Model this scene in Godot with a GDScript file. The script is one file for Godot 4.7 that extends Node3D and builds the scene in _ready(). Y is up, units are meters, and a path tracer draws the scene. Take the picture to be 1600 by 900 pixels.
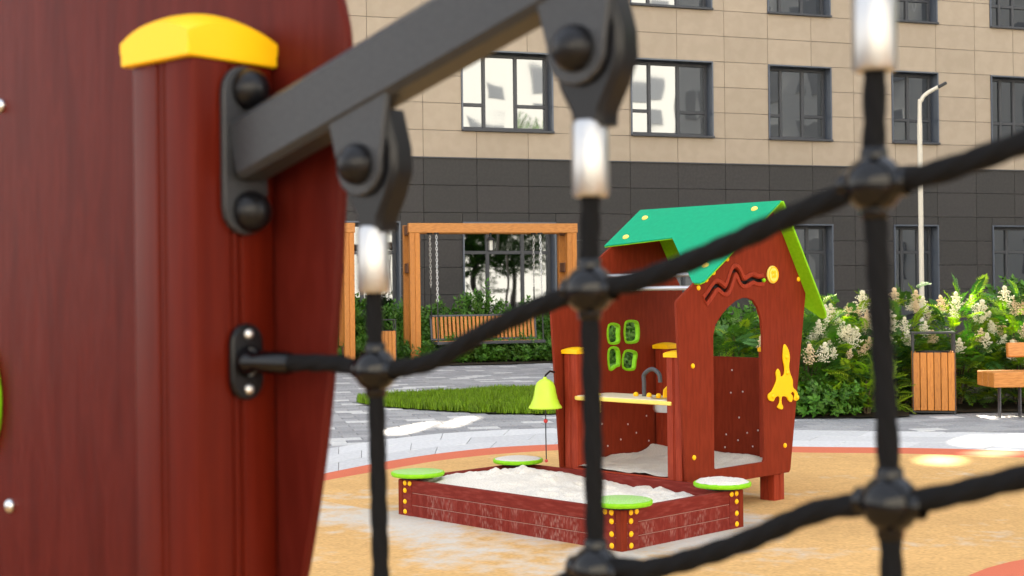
extends Node3D

const F := 2150.0      # focal length in photograph pixels
const EYE := 1.25      # camera height
const ROLL := 0.011
const HORIZON := 458.0

var taken := {}
var M := {}
var boxes := {}
var sun_from := Vector3.UP
var rng := RandomNumberGenerator.new()

# ---------------------------------------------------------------- pixels to places
func ray(px: float, py: float) -> Vector2:
	return Vector2((px - ROLL * (py - 450.0) - 800.0) / F, (HORIZON - (py + ROLL * (px - 800.0))) / F)

func on_ground(px: float, py: float, y := 0.0) -> Vector3:
	var a := ray(px, py)
	var d := (y - EYE) / a.y
	return Vector3(a.x * d, y, -d)

func at_depth(px: float, py: float, d: float) -> Vector3:
	var a := ray(px, py)
	return Vector3(a.x * d, EYE + a.y * d, -d)

# ---------------------------------------------------------------- nodes
func numbered(called: String) -> String:
	var n: int = taken.get(called, 0)
	taken[called] = n + 1
	return called if n == 0 else "%s_%03d" % [called, n]

func tag(o: Node, label: String, category: String, group := "") -> Node:
	o.set_meta("label", label)
	o.set_meta("category", category)
	if group: o.set_meta("group", group)
	return o

func thing(called: String, label: String, category: String, at := Vector3.ZERO, turn := 0.0, group := "") -> Node3D:
	var o := Node3D.new()
	o.name = numbered(called)
	add_child(o)
	o.position = at
	o.rotation.y = turn
	tag(o, label, category, group)
	return o

func part(parent: Node, called: String, mesh: Mesh, mat: Material, at := Vector3.ZERO, turn := Vector3.ZERO) -> MeshInstance3D:
	var o := MeshInstance3D.new()
	o.name = called
	o.mesh = mesh
	o.material_override = mat
	o.position = at
	o.rotation = turn
	parent.add_child(o, true)
	return o

func setting(called: String, mesh: Mesh, mat: Material) -> MeshInstance3D:
	var o := MeshInstance3D.new()
	o.name = numbered(called)
	o.mesh = mesh
	o.material_override = mat
	add_child(o)
	o.set_meta("kind", "structure")
	return o

func node_in(parent: Node, called: String, at := Vector3.ZERO, turn := Vector3.ZERO) -> Node3D:
	var o := Node3D.new()
	o.name = called
	o.position = at
	o.rotation = turn
	parent.add_child(o, true)
	return o

# ---------------------------------------------------------------- mesh building
func mb() -> SurfaceTool:
	var st := SurfaceTool.new()
	st.begin(Mesh.PRIMITIVE_TRIANGLES)
	return st

func tri(st: SurfaceTool, a: Vector3, b: Vector3, c: Vector3, na: Vector3, nb: Vector3, nc: Vector3) -> void:
	if (b - a).cross(c - a).dot(na + nb + nc) > 0.0:
		var t := b; b = c; c = t
		t = nb; nb = nc; nc = t
	st.set_normal(na); st.add_vertex(a)
	st.set_normal(nb); st.add_vertex(b)
	st.set_normal(nc); st.add_vertex(c)

func flat(st: SurfaceTool, a: Vector3, b: Vector3, c: Vector3, n: Vector3) -> void:
	tri(st, a, b, c, n, n, n)

func quad(st: SurfaceTool, a: Vector3, b: Vector3, c: Vector3, d: Vector3, na: Vector3, nb: Vector3, nc: Vector3, nd: Vector3) -> void:
	tri(st, a, b, c, na, nb, nc)
	tri(st, a, c, d, na, nc, nd)

func done(st: SurfaceTool) -> ArrayMesh:
	return st.commit()

# box with chamfered edges, about its centre
func box_into(st: SurfaceTool, size: Vector3, x := Transform3D.IDENTITY, b := 0.003) -> void:
	var h := size / 2.0
	b = minf(b, minf(h.x, minf(h.y, h.z)) * 0.6)
	var dirs := [Vector3.RIGHT, Vector3.UP, Vector3.BACK]
	for ax in 3:
		for sg in [-1.0, 1.0]:
			var n: Vector3 = dirs[ax] * sg
			var u: Vector3 = dirs[(ax + 1) % 3]
			var v: Vector3 = dirs[(ax + 2) % 3]
			var hu: float = absf(h.dot(u)) - b
			var hv: float = absf(h.dot(v)) - b
			var c: Vector3 = n * absf(h.dot(n))
			var nn := (x.basis * n).normalized()
			quad(st, x * (c - u * hu - v * hv), x * (c + u * hu - v * hv), x * (c + u * hu + v * hv), x * (c - u * hu + v * hv), nn, nn, nn, nn)
			# chamfer strips on the +u and -u sides (each edge once)
			for sv in [-1.0, 1.0]:
				var m: Vector3 = u * sv
				var p: Vector3 = n * absf(h.dot(n)) + m * hu
				var q: Vector3 = n * (absf(h.dot(n)) - b) + m * absf(h.dot(u))
				var en := (x.basis * (n + m)).normalized()
				quad(st, x * (p - v * hv), x * (p + v * hv), x * (q + v * hv), x * (q - v * hv), en, en, en, en)
	for sx in [-1.0, 1.0]:
		for sy in [-1.0, 1.0]:
			for sz in [-1.0, 1.0]:
				var s := Vector3(sx, sy, sz)
				var cn := (x.basis * s).normalized()
				flat(st, x * (s * Vector3(h.x, h.y - b, h.z - b)), x * (s * Vector3(h.x - b, h.y, h.z - b)), x * (s * Vector3(h.x - b, h.y - b, h.z)), cn)

func box(size: Vector3, b := 0.003) -> ArrayMesh:
	var key := "%.3f %.3f %.3f %.4f" % [size.x, size.y, size.z, b]
	if not boxes.has(key):
		var st := mb()
		box_into(st, size, Transform3D.IDENTITY, b)
		boxes[key] = done(st)
	return boxes[key]

func ccw(p: PackedVector2Array) -> PackedVector2Array:
	var q := p.duplicate()
	if Geometry2D.is_polygon_clockwise(q): q.reverse()
	return q

# polygon (x, y) with holes, thick along z from -t to 0 (front face at z = 0), chamfer c on the outer rim
func plate_into(st: SurfaceTool, outer: PackedVector2Array, holes: Array, t: float, c := 0.0015, x := Transform3D.IDENTITY) -> void:
	outer = ccw(outer)
	var rim := inset(outer, c)
	var hrims := []
	for h in holes:
		hrims.append(inset(ccw(h), -c))
	var pieces: Array = [rim]
	for h in hrims:
		var cx := 0.0
		for p in h: cx += p.x
		cx /= h.size()
		var next := []
		for pc in pieces:
			for side in [-1.0, 1.0]:
				var half := PackedVector2Array([Vector2(cx, -50), Vector2(cx + side * 50.0, -50), Vector2(cx + side * 50.0, 50), Vector2(cx, 50)])
				for q in Geometry2D.intersect_polygons(pc, half):
					for w in Geometry2D.clip_polygons(q, h):
						next.append(w)
		pieces = next
	var nf := (x.basis * Vector3.BACK).normalized()
	for pc in pieces:
		var ix := Geometry2D.triangulate_polygon(pc)
		for k in range(0, ix.size(), 3):
			for f in [[0.0, nf], [-t, -nf]]:
				flat(st, x * v3(pc[ix[k]], f[0]), x * v3(pc[ix[k + 1]], f[0]), x * v3(pc[ix[k + 2]], f[0]), f[1])
	wall_into(st, outer, rim, t, c, x, 1.0)
	for k in holes.size():
		wall_into(st, ccw(holes[k]), hrims[k], t, c, x, -1.0)

func v3(p: Vector2, z: float) -> Vector3:
	return Vector3(p.x, p.y, z)

func inset(p: PackedVector2Array, c: float) -> PackedVector2Array:
	var out := PackedVector2Array()
	var n := p.size()
	for i in n:
		var a := (p[i] - p[(i + n - 1) % n]).normalized()
		var b := (p[(i + 1) % n] - p[i]).normalized()
		var na := Vector2(-a.y, a.x)
		var nb := Vector2(-b.y, b.x)
		var m := (na + nb)
		if m.length() < 0.3: m = na
		m = m.normalized()
		out.append(p[i] + m * c / maxf(0.5, m.dot(na)))
	return out

func wall_into(st: SurfaceTool, p: PackedVector2Array, rim: PackedVector2Array, t: float, c: float, x: Transform3D, out_sign: float) -> void:
	var n := p.size()
	var en := []
	for i in n:
		var a := (p[(i + 1) % n] - p[i]).normalized()
		en.append(Vector2(a.y, -a.x) * out_sign)
	for i in n:
		var j := (i + 1) % n
		var e: Vector2 = en[i]
		var n0: Vector2 = e
		var n1: Vector2 = e
		var ep: Vector2 = en[(i + n - 1) % n]
		var ex: Vector2 = en[j]
		if ep.dot(e) > 0.75: n0 = (ep + e).normalized()
		if ex.dot(e) > 0.75: n1 = (ex + e).normalized()
		var w0 := (x.basis * v3(n0, 0)).normalized()
		var w1 := (x.basis * v3(n1, 0)).normalized()
		quad(st, x * v3(p[i], -c), x * v3(p[j], -c), x * v3(p[j], -t + c), x * v3(p[i], -t + c), w0, w1, w1, w0)
		for s in [[0.0, -c, 1.0], [-t, -t + c, -1.0]]:
			var z: float = s[2]
			var f0 := (x.basis * Vector3(n0.x, n0.y, z)).normalized()
			var f1 := (x.basis * Vector3(n1.x, n1.y, z)).normalized()
			quad(st, x * v3(p[i], s[1]), x * v3(p[j], s[1]), x * v3(rim[j], s[0]), x * v3(rim[i], s[0]), f0, f1, f1, f0)

func plate(outer: PackedVector2Array, t: float, c := 0.0015, holes := []) -> ArrayMesh:
	var st := mb()
	plate_into(st, outer, holes, t, c)
	return done(st)

func circle2(r: float, n := 24, c := Vector2.ZERO, sx := 1.0, sy := 1.0) -> PackedVector2Array:
	var p := PackedVector2Array()
	for i in n:
		p.append(c + Vector2(cos(TAU * i / n) * r * sx, sin(TAU * i / n) * r * sy))
	return p

func pill(w: float, h: float, n := 8) -> PackedVector2Array:
	var p := PackedVector2Array()
	var r := w / 2.0
	for i in n + 1:
		p.append(Vector2(cos(PI * i / n) * r, h / 2.0 - r + sin(PI * i / n) * r))
	for i in n + 1:
		p.append(Vector2(-cos(PI * i / n) * r, -h / 2.0 + r - sin(PI * i / n) * r))
	return p

# Catmull-Rom through 2D points
func curve2(p: Array, steps := 8, closed := false) -> PackedVector2Array:
	var out := PackedVector2Array()
	var n := p.size()
	var last := n if closed else n - 1
	for i in last:
		var p0: Vector2 = p[(i + n - 1) % n] if closed else p[maxi(i - 1, 0)]
		var p1: Vector2 = p[i]
		var p2: Vector2 = p[(i + 1) % n]
		var p3: Vector2 = p[(i + 2) % n] if closed else p[mini(i + 2, n - 1)]
		for k in steps:
			out.append(p1.cubic_interpolate(p2, p0, p3, float(k) / steps))
	if not closed: out.append(p[n - 1])
	return out

func curve3(p: Array, steps := 8) -> PackedVector3Array:
	var out := PackedVector3Array()
	var n := p.size()
	for i in n - 1:
		var p1: Vector3 = p[i]
		for k in steps:
			out.append(p1.cubic_interpolate(p[i + 1], p[maxi(i - 1, 0)], p[mini(i + 2, n - 1)], float(k) / steps))
	out.append(p[n - 1])
	return out

# round tube; radius may be a number or an array per point; lay > 0 gives a twisted-strand surface
func tube_into(st: SurfaceTool, p: PackedVector3Array, radius, sides := 10, caps := true, strands := 0, lay := 0.05, depth := 0.12) -> void:
	var n := p.size()
	var rings := []
	var norms := []
	var up := Vector3.UP
	var run := 0.0
	for i in n:
		var t := (p[mini(i + 1, n - 1)] - p[maxi(i - 1, 0)]).normalized()
		if absf(t.dot(up)) > 0.95: up = Vector3.RIGHT if absf(t.x) < 0.9 else Vector3.BACK
		var u := up.cross(t).normalized()
		var v := t.cross(u).normalized()
		up = v
		if i > 0: run += p[i].distance_to(p[i - 1])
		var rr: float = radius[i] if radius is Array else radius
		var ring := PackedVector3Array()
		var nn := PackedVector3Array()
		for k in sides:
			var a := TAU * k / sides
			var d := u * cos(a) + v * sin(a)
			var f := 1.0
			if strands > 0: f = 1.0 - depth * (1.0 - absf(sin(strands * 0.5 * a + run / lay * PI)))
			ring.append(p[i] + d * rr * f)
			nn.append(d)
		rings.append(ring)
		norms.append(nn)
	for i in n - 1:
		for k in sides:
			var m := (k + 1) % sides
			if strands > 0:
				var fa: Vector3 = (rings[i][m] - rings[i][k]).cross(rings[i + 1][k] - rings[i][k]).normalized()
				if fa.dot(norms[i][k]) < 0: fa = -fa
				var s0: Vector3 = (norms[i][k] * 0.5 + fa).normalized()
				var s1: Vector3 = (norms[i][m] * 0.5 + fa).normalized()
				quad(st, rings[i][k], rings[i][m], rings[i + 1][m], rings[i + 1][k], s0, s1, s1, s0)
			else:
				quad(st, rings[i][k], rings[i][m], rings[i + 1][m], rings[i + 1][k], norms[i][k], norms[i][m], norms[i + 1][m], norms[i + 1][k])
	if caps:
		for e in [0, n - 1]:
			var t: Vector3 = (p[0] - p[1]).normalized() if e == 0 else (p[n - 1] - p[n - 2]).normalized()
			for k in sides:
				flat(st, p[e], rings[e][k], rings[e][(k + 1) % sides], t)

func tube(p: Array, radius, sides := 10) -> ArrayMesh:
	var st := mb()
	tube_into(st, PackedVector3Array(p), radius, sides)
	return done(st)

# profile of (radius, height) turned about y
func lathe_into(st: SurfaceTool, prof: Array, segs := 20, x := Transform3D.IDENTITY, sharp := 0.6) -> void:
	var n := prof.size()
	var en := []
	for i in n - 1:
		var d: Vector2 = (prof[i + 1] - prof[i]).normalized()
		en.append(Vector2(d.y, -d.x))
	for i in n - 1:
		var e: Vector2 = en[i]
		var n0: Vector2 = e
		var n1: Vector2 = e
		if i > 0 and en[i - 1].dot(e) > sharp: n0 = (en[i - 1] + e).normalized()
		if i < n - 2 and en[i + 1].dot(e) > sharp: n1 = (en[i + 1] + e).normalized()
		for k in segs:
			var a := TAU * k / segs
			var b := TAU * (k + 1) / segs
			var ca := Vector3(cos(a), 0, sin(a))
			var cb := Vector3(cos(b), 0, sin(b))
			var P := func(q: Vector2, c: Vector3) -> Vector3: return x * (c * q.x + Vector3.UP * q.y)
			var N := func(q: Vector2, c: Vector3) -> Vector3: return (x.basis * (c * q.x + Vector3.UP * q.y)).normalized()
			if prof[i].x < 1e-5:
				tri(st, P.call(prof[i], ca), P.call(prof[i + 1], ca), P.call(prof[i + 1], cb), N.call(n0, ca), N.call(n1, ca), N.call(n1, cb))
			elif prof[i + 1].x < 1e-5:
				tri(st, P.call(prof[i], ca), P.call(prof[i], cb), P.call(prof[i + 1], ca), N.call(n0, ca), N.call(n0, cb), N.call(n1, ca))
			else:
				quad(st, P.call(prof[i], ca), P.call(prof[i], cb), P.call(prof[i + 1], cb), P.call(prof[i + 1], ca), N.call(n0, ca), N.call(n0, cb), N.call(n1, cb), N.call(n1, ca))

func lathe(prof: Array, segs := 20) -> ArrayMesh:
	var st := mb()
	lathe_into(st, prof, segs)
	return done(st)

# a dome of radius r and height h on y = 0, running up +y
func dome(r: float, h: float, segs := 16, base := 0.0) -> ArrayMesh:
	var prof := []
	if base > 0: prof.append(Vector2(r, -base))
	for i in 9:
		var a := PI / 2 * i / 8.0
		prof.append(Vector2(r * cos(a) if i < 8 else 0.0, h * sin(a)))
	return lathe(prof, segs)

# ---------------------------------------------------------------- materials
func lin(r: float, g: float, b: float) -> Color:
	return Color(r, g, b).linear_to_srgb()

func mat(called: String, c: Color, rough := 0.6, metal := 0.0, spec := 0.5) -> StandardMaterial3D:
	var m := StandardMaterial3D.new()
	m.resource_name = called
	m.albedo_color = c
	m.roughness = rough
	m.metallic = metal
	m.metallic_specular = spec
	M[called] = m
	return m

func noise_tex(freq: float, stops: Array, size := 512, kind := FastNoiseLite.TYPE_SIMPLEX_SMOOTH, octaves := 4, sd := 1, as_normal := false, bump := 4.0) -> NoiseTexture2D:
	var nz := FastNoiseLite.new()
	nz.noise_type = kind
	nz.frequency = freq
	nz.fractal_octaves = octaves
	nz.seed = sd
	var t := NoiseTexture2D.new()
	t.width = size
	t.height = size
	t.seamless = true
	t.noise = nz
	t.as_normal_map = as_normal
	t.bump_strength = bump
	if stops.size():
		var g := Gradient.new()
		var offs := PackedFloat32Array()
		var cols := PackedColorArray()
		for s in stops:
			offs.append(s[0])
			cols.append(s[1])
		g.offsets = offs
		g.colors = cols
		t.color_ramp = g
	return t

# colour noise plus fine relief, laid on by object axes
func grain(called: String, stops: Array, scale: Vector3, rough := 0.5, freq := 0.02, bump := 0.0, spec := 0.5, world := false, sd := 1) -> StandardMaterial3D:
	var m := mat(called, Color.WHITE, rough, 0.0, spec)
	m.albedo_texture = noise_tex(freq, stops, 512, FastNoiseLite.TYPE_SIMPLEX_SMOOTH, 5, sd)
	m.uv1_triplanar = true
	m.uv1_world_triplanar = world
	m.uv1_scale = scale
	m.uv1_triplanar_sharpness = 8.0
	if bump > 0.0:
		m.normal_enabled = true
		m.normal_texture = noise_tex(freq * 2.0, [], 512, FastNoiseLite.TYPE_SIMPLEX_SMOOTH, 5, sd + 7, true, 6.0)
		m.normal_scale = bump
	return m

func make_materials() -> void:
	# red stained plywood, grain upright
	grain("red_panel", [[0.25, lin(0.160, 0.0195, 0.0066)], [0.5, lin(0.178, 0.0222, 0.0077)], [0.75, lin(0.195, 0.0255, 0.0092)]], Vector3(3.0, 0.5, 3.0), 0.6, 0.02, 0.06, 0.22)
	grain("red_post", [[0.3, lin(0.235, 0.027, 0.010)], [0.7, lin(0.28, 0.036, 0.014)]], Vector3(6.0, 0.6, 6.0), 0.5, 0.02, 0.05, 0.28)
	grain("tower_panel", [[0.15, lin(0.066, 0.0068, 0.0040)], [0.42, lin(0.078, 0.0082, 0.0050)], [0.52, lin(0.090, 0.0105, 0.0066)], [0.60, lin(0.078, 0.0084, 0.0050)], [0.85, lin(0.095, 0.0115, 0.0072)]], Vector3(2.6, 0.32, 2.6), 0.40, 0.016, 0.05, 0.20, false, 11)
	grain("tower_post", [[0.3, lin(0.080, 0.0064, 0.0022)], [0.7, lin(0.094, 0.0083, 0.0030)]], Vector3(6.0, 0.4, 6.0), 0.40, 0.02, 0.03, 0.22)
	grain("box_board", [[0.25, lin(0.150, 0.0185, 0.0125)], [0.55, lin(0.172, 0.0225, 0.0155)], [0.8, lin(0.205, 0.036, 0.027)]], Vector3(0.7, 4.0, 0.7), 0.65, 0.02, 0.06, 0.22)
	var bd := grain("box_board_dusty", [[0.25, lin(0.150, 0.0185, 0.0125)], [0.55, lin(0.172, 0.0225, 0.0155)], [0.8, lin(0.205, 0.036, 0.027)]], Vector3(0.77, 0.30, 0.77), 0.8, 0.06, 0.06, 0.2, false, 5)
	bd.detail_enabled = true
	bd.detail_albedo = noise_tex(0.42, [[0.44, Color(0.72, 0.62, 0.58, 0.0)], [0.60, Color(0.66, 0.50, 0.46, 0.22)], [0.78, Color(0.72, 0.60, 0.56, 0.40)]], 512, FastNoiseLite.TYPE_VALUE, 2, 6)
	bd.detail_mask = noise_tex(0.021, [[0.45, Color(0.05, 0.05, 0.05)], [0.72, Color(0.9, 0.9, 0.9)]], 512, FastNoiseLite.TYPE_SIMPLEX_SMOOTH, 3, 8)
	bd.detail_blend_mode = BaseMaterial3D.BLEND_MODE_MIX
	grain("roof_teal", [[0.2, lin(0.002, 0.30, 0.145)], [0.8, lin(0.003, 0.325, 0.158)]], Vector3(2, 2, 2), 0.55, 0.02, 0.03, 0.25)
	grain("lime", [[0.2, lin(0.19, 0.50, 0.006)], [0.8, lin(0.235, 0.55, 0.01)]], Vector3(3, 3, 3), 0.5, 0.02, 0.03, 0.3)
	grain("lime_dusty", [[0.4, lin(0.21, 0.50, 0.05)], [0.58, lin(0.30, 0.53, 0.13)], [0.72, lin(0.66, 0.64, 0.52)]], Vector3(4, 4, 4), 0.7, 0.05, 0.1)
	mat("sand_seam", lin(0.36, 0.20, 0.16), 0.9)
	mat("yellow", lin(0.90, 0.50, 0.004), 0.42, 0.0, 0.36)
	mat("counter_yellow", lin(0.85, 0.62, 0.12), 0.45)
	mat("counter_top", lin(0.72, 0.62, 0.42), 0.5)
	mat("bell_lime", lin(0.48, 0.70, 0.03), 0.38)
	mat("bead_red", lin(0.5, 0.03, 0.03), 0.4)
	mat("black_plastic", lin(0.005, 0.005, 0.006), 0.30, 0.0, 0.36)
	mat("ball_black", lin(0.0025, 0.0025, 0.003), 0.03, 0.0, 0.40)
	grain("rope", [[0.3, lin(0.0045, 0.0045, 0.005)], [0.7, lin(0.008, 0.008, 0.0085)]], Vector3(30, 30, 30), 0.75, 0.05, 0.3, 0.22)
	grain("rail_grey", [[0.3, lin(0.024, 0.0255, 0.0285)], [0.7, lin(0.031, 0.033, 0.0365)]], Vector3(9, 9, 9), 0.42, 0.03, 0.06, 0.42)
	mat("aluminium", lin(0.46, 0.455, 0.445), 0.36, 1.0)
	mat("steel", lin(0.6, 0.6, 0.6), 0.3, 1.0)
	mat("zinc", lin(0.7, 0.7, 0.68), 0.4, 1.0)
	mat("tube_grey", lin(0.5, 0.5, 0.52), 0.35, 0.9)
	mat("tap_grey", lin(0.06, 0.06, 0.065), 0.4)
	grain("beige_1", [[0.3, lin(0.385, 0.305, 0.218)], [0.7, lin(0.408, 0.324, 0.233)]], Vector3(0.45, 0.45, 0.45), 0.62, 0.012, 0.02, 0.4, true)
	grain("beige_2", [[0.3, lin(0.398, 0.317, 0.226)], [0.7, lin(0.42, 0.335, 0.240)]], Vector3(0.45, 0.45, 0.45), 0.62, 0.012, 0.02, 0.4, true)
	grain("beige_3", [[0.3, lin(0.374, 0.297, 0.211)], [0.7, lin(0.396, 0.314, 0.225)]], Vector3(0.45, 0.45, 0.45), 0.62, 0.012, 0.02, 0.4, true)
	grain("dark_1", [[0.3, lin(0.038, 0.034, 0.031)], [0.7, lin(0.048, 0.043, 0.039)]], Vector3(1.1, 1.1, 1.1), 0.58, 0.02, 0.04, 0.4, true)
	grain("dark_2", [[0.3, lin(0.034, 0.031, 0.028)], [0.7, lin(0.043, 0.039, 0.035)]], Vector3(1.1, 1.1, 1.1), 0.58, 0.02, 0.04, 0.4, true)
	mat("core", lin(0.36, 0.35, 0.33), 0.9)
	mat("room", lin(0.36, 0.35, 0.33), 0.9)
	mat("window_metal", lin(0.045, 0.047, 0.052), 0.45)
	mat("reveal_metal", lin(0.10, 0.115, 0.14), 0.35, 0.3)
	var g := mat("glass", Color(0.46, 0.475, 0.49, 0.72), 0.02, 1.0, 0.5)
	g.transparency = BaseMaterial3D.TRANSPARENCY_ALPHA
	g.normal_enabled = true
	g.normal_texture = noise_tex(0.005, [], 512, FastNoiseLite.TYPE_SIMPLEX_SMOOTH, 1, 4, true, 10.0)
	g.normal_scale = 0.05
	g.uv1_triplanar = true
	g.uv1_world_triplanar = true
	g.uv1_scale = Vector3(0.35, 0.35, 0.35)
	mat("curtain_white", lin(0.7, 0.68, 0.64), 0.9)
	mat("curtain_pink", lin(0.6, 0.22, 0.28), 0.9)
	mat("curtain_dark", lin(0.10, 0.085, 0.05), 0.9)
	for k in 3:
		var b := [0.92, 1.0, 1.1][k] as float
		grain("wood_%d" % k, [[0.2, lin(0.40 * b, 0.132 * b, 0.016 * b)], [0.5, lin(0.52 * b, 0.188 * b, 0.024 * b)], [0.7, lin(0.47 * b, 0.160 * b, 0.020 * b)], [0.85, lin(0.56 * b, 0.215 * b, 0.036 * b)]], Vector3(5.0, 0.7, 5.0), 0.5, 0.02, 0.08, 0.5, false, 20 + k)
	grain("wood_flat", [[0.2, lin(0.42, 0.148, 0.022)], [0.5, lin(0.53, 0.20, 0.034)], [0.8, lin(0.58, 0.24, 0.05)]], Vector3(0.7, 5.0, 5.0), 0.5, 0.02, 0.08, 0.5, false, 33)
	grain("wood_dark", [[0.2, lin(0.10, 0.035, 0.012)], [0.8, lin(0.15, 0.055, 0.018)]], Vector3(3, 1, 3), 0.6, 0.02, 0.08)
	mat("iron", lin(0.018, 0.018, 0.019), 0.5)
	mat("iron_grey", lin(0.06, 0.06, 0.065), 0.45, 0.2)
	mat("pole_white", lin(0.66, 0.60, 0.48), 0.4)
	mat("lamp_glass", lin(0.62, 0.6, 0.52), 0.3)
	for k in 4:
		var c := [lin(0.30, 0.295, 0.29), lin(0.265, 0.26, 0.258), lin(0.345, 0.338, 0.33), lin(0.58, 0.565, 0.535)][k] as Color
		var p := grain("paver_%d" % k, [[0.25, c.darkened(0.10)], [0.75, c.lightened(0.06)]], Vector3(2.3, 2.3, 2.3), 0.8, 0.03, 0.25, 0.35, true, 40 + k)
	for k in 3:
		var c := [lin(0.59, 0.58, 0.56), lin(0.63, 0.62, 0.60), lin(0.55, 0.542, 0.527)][k] as Color
		grain("slab_%d" % k, [[0.25, c.darkened(0.05)], [0.75, c.lightened(0.05)]], Vector3(1.3, 1.3, 1.3), 0.75, 0.03, 0.15, 0.35, true, 50 + k)
	mat("joint", lin(0.15, 0.145, 0.14), 0.95)
	grain("soil", [[0.3, lin(0.025, 0.02, 0.013)], [0.7, lin(0.06, 0.045, 0.028)]], Vector3(2, 2, 2), 0.95, 0.05, 0.4, 0.2, true)
	grain("sand", [[0.2, lin(0.58, 0.53, 0.45)], [0.5, lin(0.65, 0.60, 0.515)], [0.8, lin(0.70, 0.65, 0.57)]], Vector3(2.5, 2.5, 2.5), 0.95, 0.06, 0.5, 0.2, true)
	grain("salmon", [[0.3, lin(0.56, 0.135, 0.07)], [0.7, lin(0.66, 0.185, 0.10)]], Vector3(3, 3, 3), 0.85, 0.12, 0.25, 0.25, true)
	mat("opposite_wall", lin(0.58, 0.565, 0.53), 0.8)
	mat("opposite_window", lin(0.20, 0.205, 0.215), 0.2)
	for q in [["leaf", 0.085, 0.20, 0.022], ["leaf_light", 0.25, 0.38, 0.02], ["leaf_dark", 0.05, 0.135, 0.025], ["grass_blade", 0.23, 0.38, 0.02], ["leaf_hedge", 0.07, 0.175, 0.016]]:
		var m := mat(q[0], lin(q[1], q[2], q[3]), 0.5, 0.0, 0.4)
		m.backlight = lin(q[1] * 2.2, q[2] * 2.0, q[3] * 1.2)
		m.backlight_enabled = true
		m.vertex_color_use_as_albedo = true
	mat("stem", lin(0.09, 0.06, 0.03), 0.8)
	mat("bark", lin(0.10, 0.08, 0.06), 0.9)
	mat("petal_white", lin(0.70, 0.65, 0.46), 0.7)
	mat("petal_tan", lin(0.66, 0.50, 0.30), 0.8)

# ---------------------------------------------------------------- camera and light
func make_camera_and_light() -> void:
	var cam := Camera3D.new()
	cam.name = "camera"
	add_child(cam)
	var lens := CameraAttributesPhysical.new()
	lens.frustum_focal_length = 57.33
	lens.exposure_aperture = 9.0
	lens.frustum_focus_distance = 8.6
	lens.frustum_near = 0.05
	lens.frustum_far = 400.0
	cam.attributes = lens
	cam.fov = rad_to_deg(2.0 * atan(450.0 / F))
	cam.near = 0.05
	cam.far = 400.0
	cam.position = Vector3(0, EYE, 0)
	cam.rotation = Vector3((HORIZON - 450.0) / F, 0, -ROLL)
	cam.current = true
	var env := Environment.new()
	var sky := Sky.new()
	var sm := ProceduralSkyMaterial.new()
	sm.sky_top_color = Color(0.675, 0.705, 0.76)
	sm.sky_horizon_color = Color(0.95, 0.93, 0.895)
	sm.sky_curve = 0.18
	sm.ground_bottom_color = Color(0.35, 0.34, 0.32)
	sm.ground_horizon_color = Color(0.6, 0.6, 0.6)
	sm.sun_angle_max = 20.0
	sm.sky_energy_multiplier = 0.7
	sky.sky_material = sm
	env.background_mode = Environment.BG_SKY
	env.sky = sky
	env.tonemap_mode = Environment.TONE_MAPPER_LINEAR
	env.tonemap_exposure = 7.8
	env.sdfgi_enabled = true
	env.ssao_enabled = true
	env.ssil_enabled = true
	var we := WorldEnvironment.new()
	we.name = "environment"
	we.environment = env
	add_child(we)
	# the sun stands behind the dark-based apartment house; the court lies in its shade
	var sun := DirectionalLight3D.new()
	sun.name = "sun"
	sun.light_color = Color(1.0, 0.955, 0.88)
	sun.light_energy = 1.6
	sun.light_angular_distance = 0.5
	sun.shadow_enabled = true
	add_child(sun)
	var az := deg_to_rad(19.0 - 14.0)
	var el := deg_to_rad(46.0)
	sun_from = Vector3(-sin(az) * cos(el), sin(el), -cos(az) * cos(el))
	sun.look_at_from_position(sun_from * 100.0, Vector3.ZERO)

func _ready() -> void:
	rng.seed = 7
	make_camera_and_light()
	make_materials()
	make_ground()
	make_building()
	make_opposite()
	make_side_wing()
	make_playhouse()
	make_sandbox()
	make_tower()
	make_net()
	make_swings()
	make_bins_and_bench()
	make_lamp()
	make_grass()
	make_shrubs()

# ---------------------------------------------------------------- ground
var epdm_outer: PackedVector2Array
var slab_outer: PackedVector2Array
var lawn_poly: PackedVector2Array
var bed_polys: Array = []

func sheet(poly: PackedVector2Array, y: float, uv_rect := Rect2()) -> ArrayMesh:   # polygon in (X, depth)
	var st := mb()
	var ix := Geometry2D.triangulate_polygon(poly)
	for k in range(0, ix.size(), 3):
		var p := [poly[ix[k]], poly[ix[k + 1]], poly[ix[k + 2]]]
		if (p[1] - p[0]).cross(p[2] - p[0]) > 0: p = [p[0], p[2], p[1]]
		for q in p:
			st.set_normal(Vector3.UP)
			if uv_rect.size.x > 0: st.set_uv((q - uv_rect.position) / uv_rect.size)
			st.add_vertex(Vector3(q.x, y, -q.y))
	return done(st)

func upward() -> Transform3D:      # plate (x, y) -> ground (X, depth), front face up
	return Transform3D(Basis(Vector3.RIGHT, Vector3.FORWARD, Vector3.UP), Vector3.ZERO)

func resample(p: PackedVector2Array, n: int) -> PackedVector2Array:
	var total := 0.0
	for i in p.size() - 1: total += p[i].distance_to(p[i + 1])
	var out := PackedVector2Array()
	var seg := 0
	var gone := 0.0
	for k in n + 1:
		var want := total * k / n
		while seg < p.size() - 2 and gone + p[seg].distance_to(p[seg + 1]) < want:
			gone += p[seg].distance_to(p[seg + 1])
			seg += 1
		var l := p[seg].distance_to(p[seg + 1])
		out.append(p[seg].lerp(p[seg + 1], clampf((want - gone) / maxf(l, 1e-6), 0, 1)))
	return out

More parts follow.
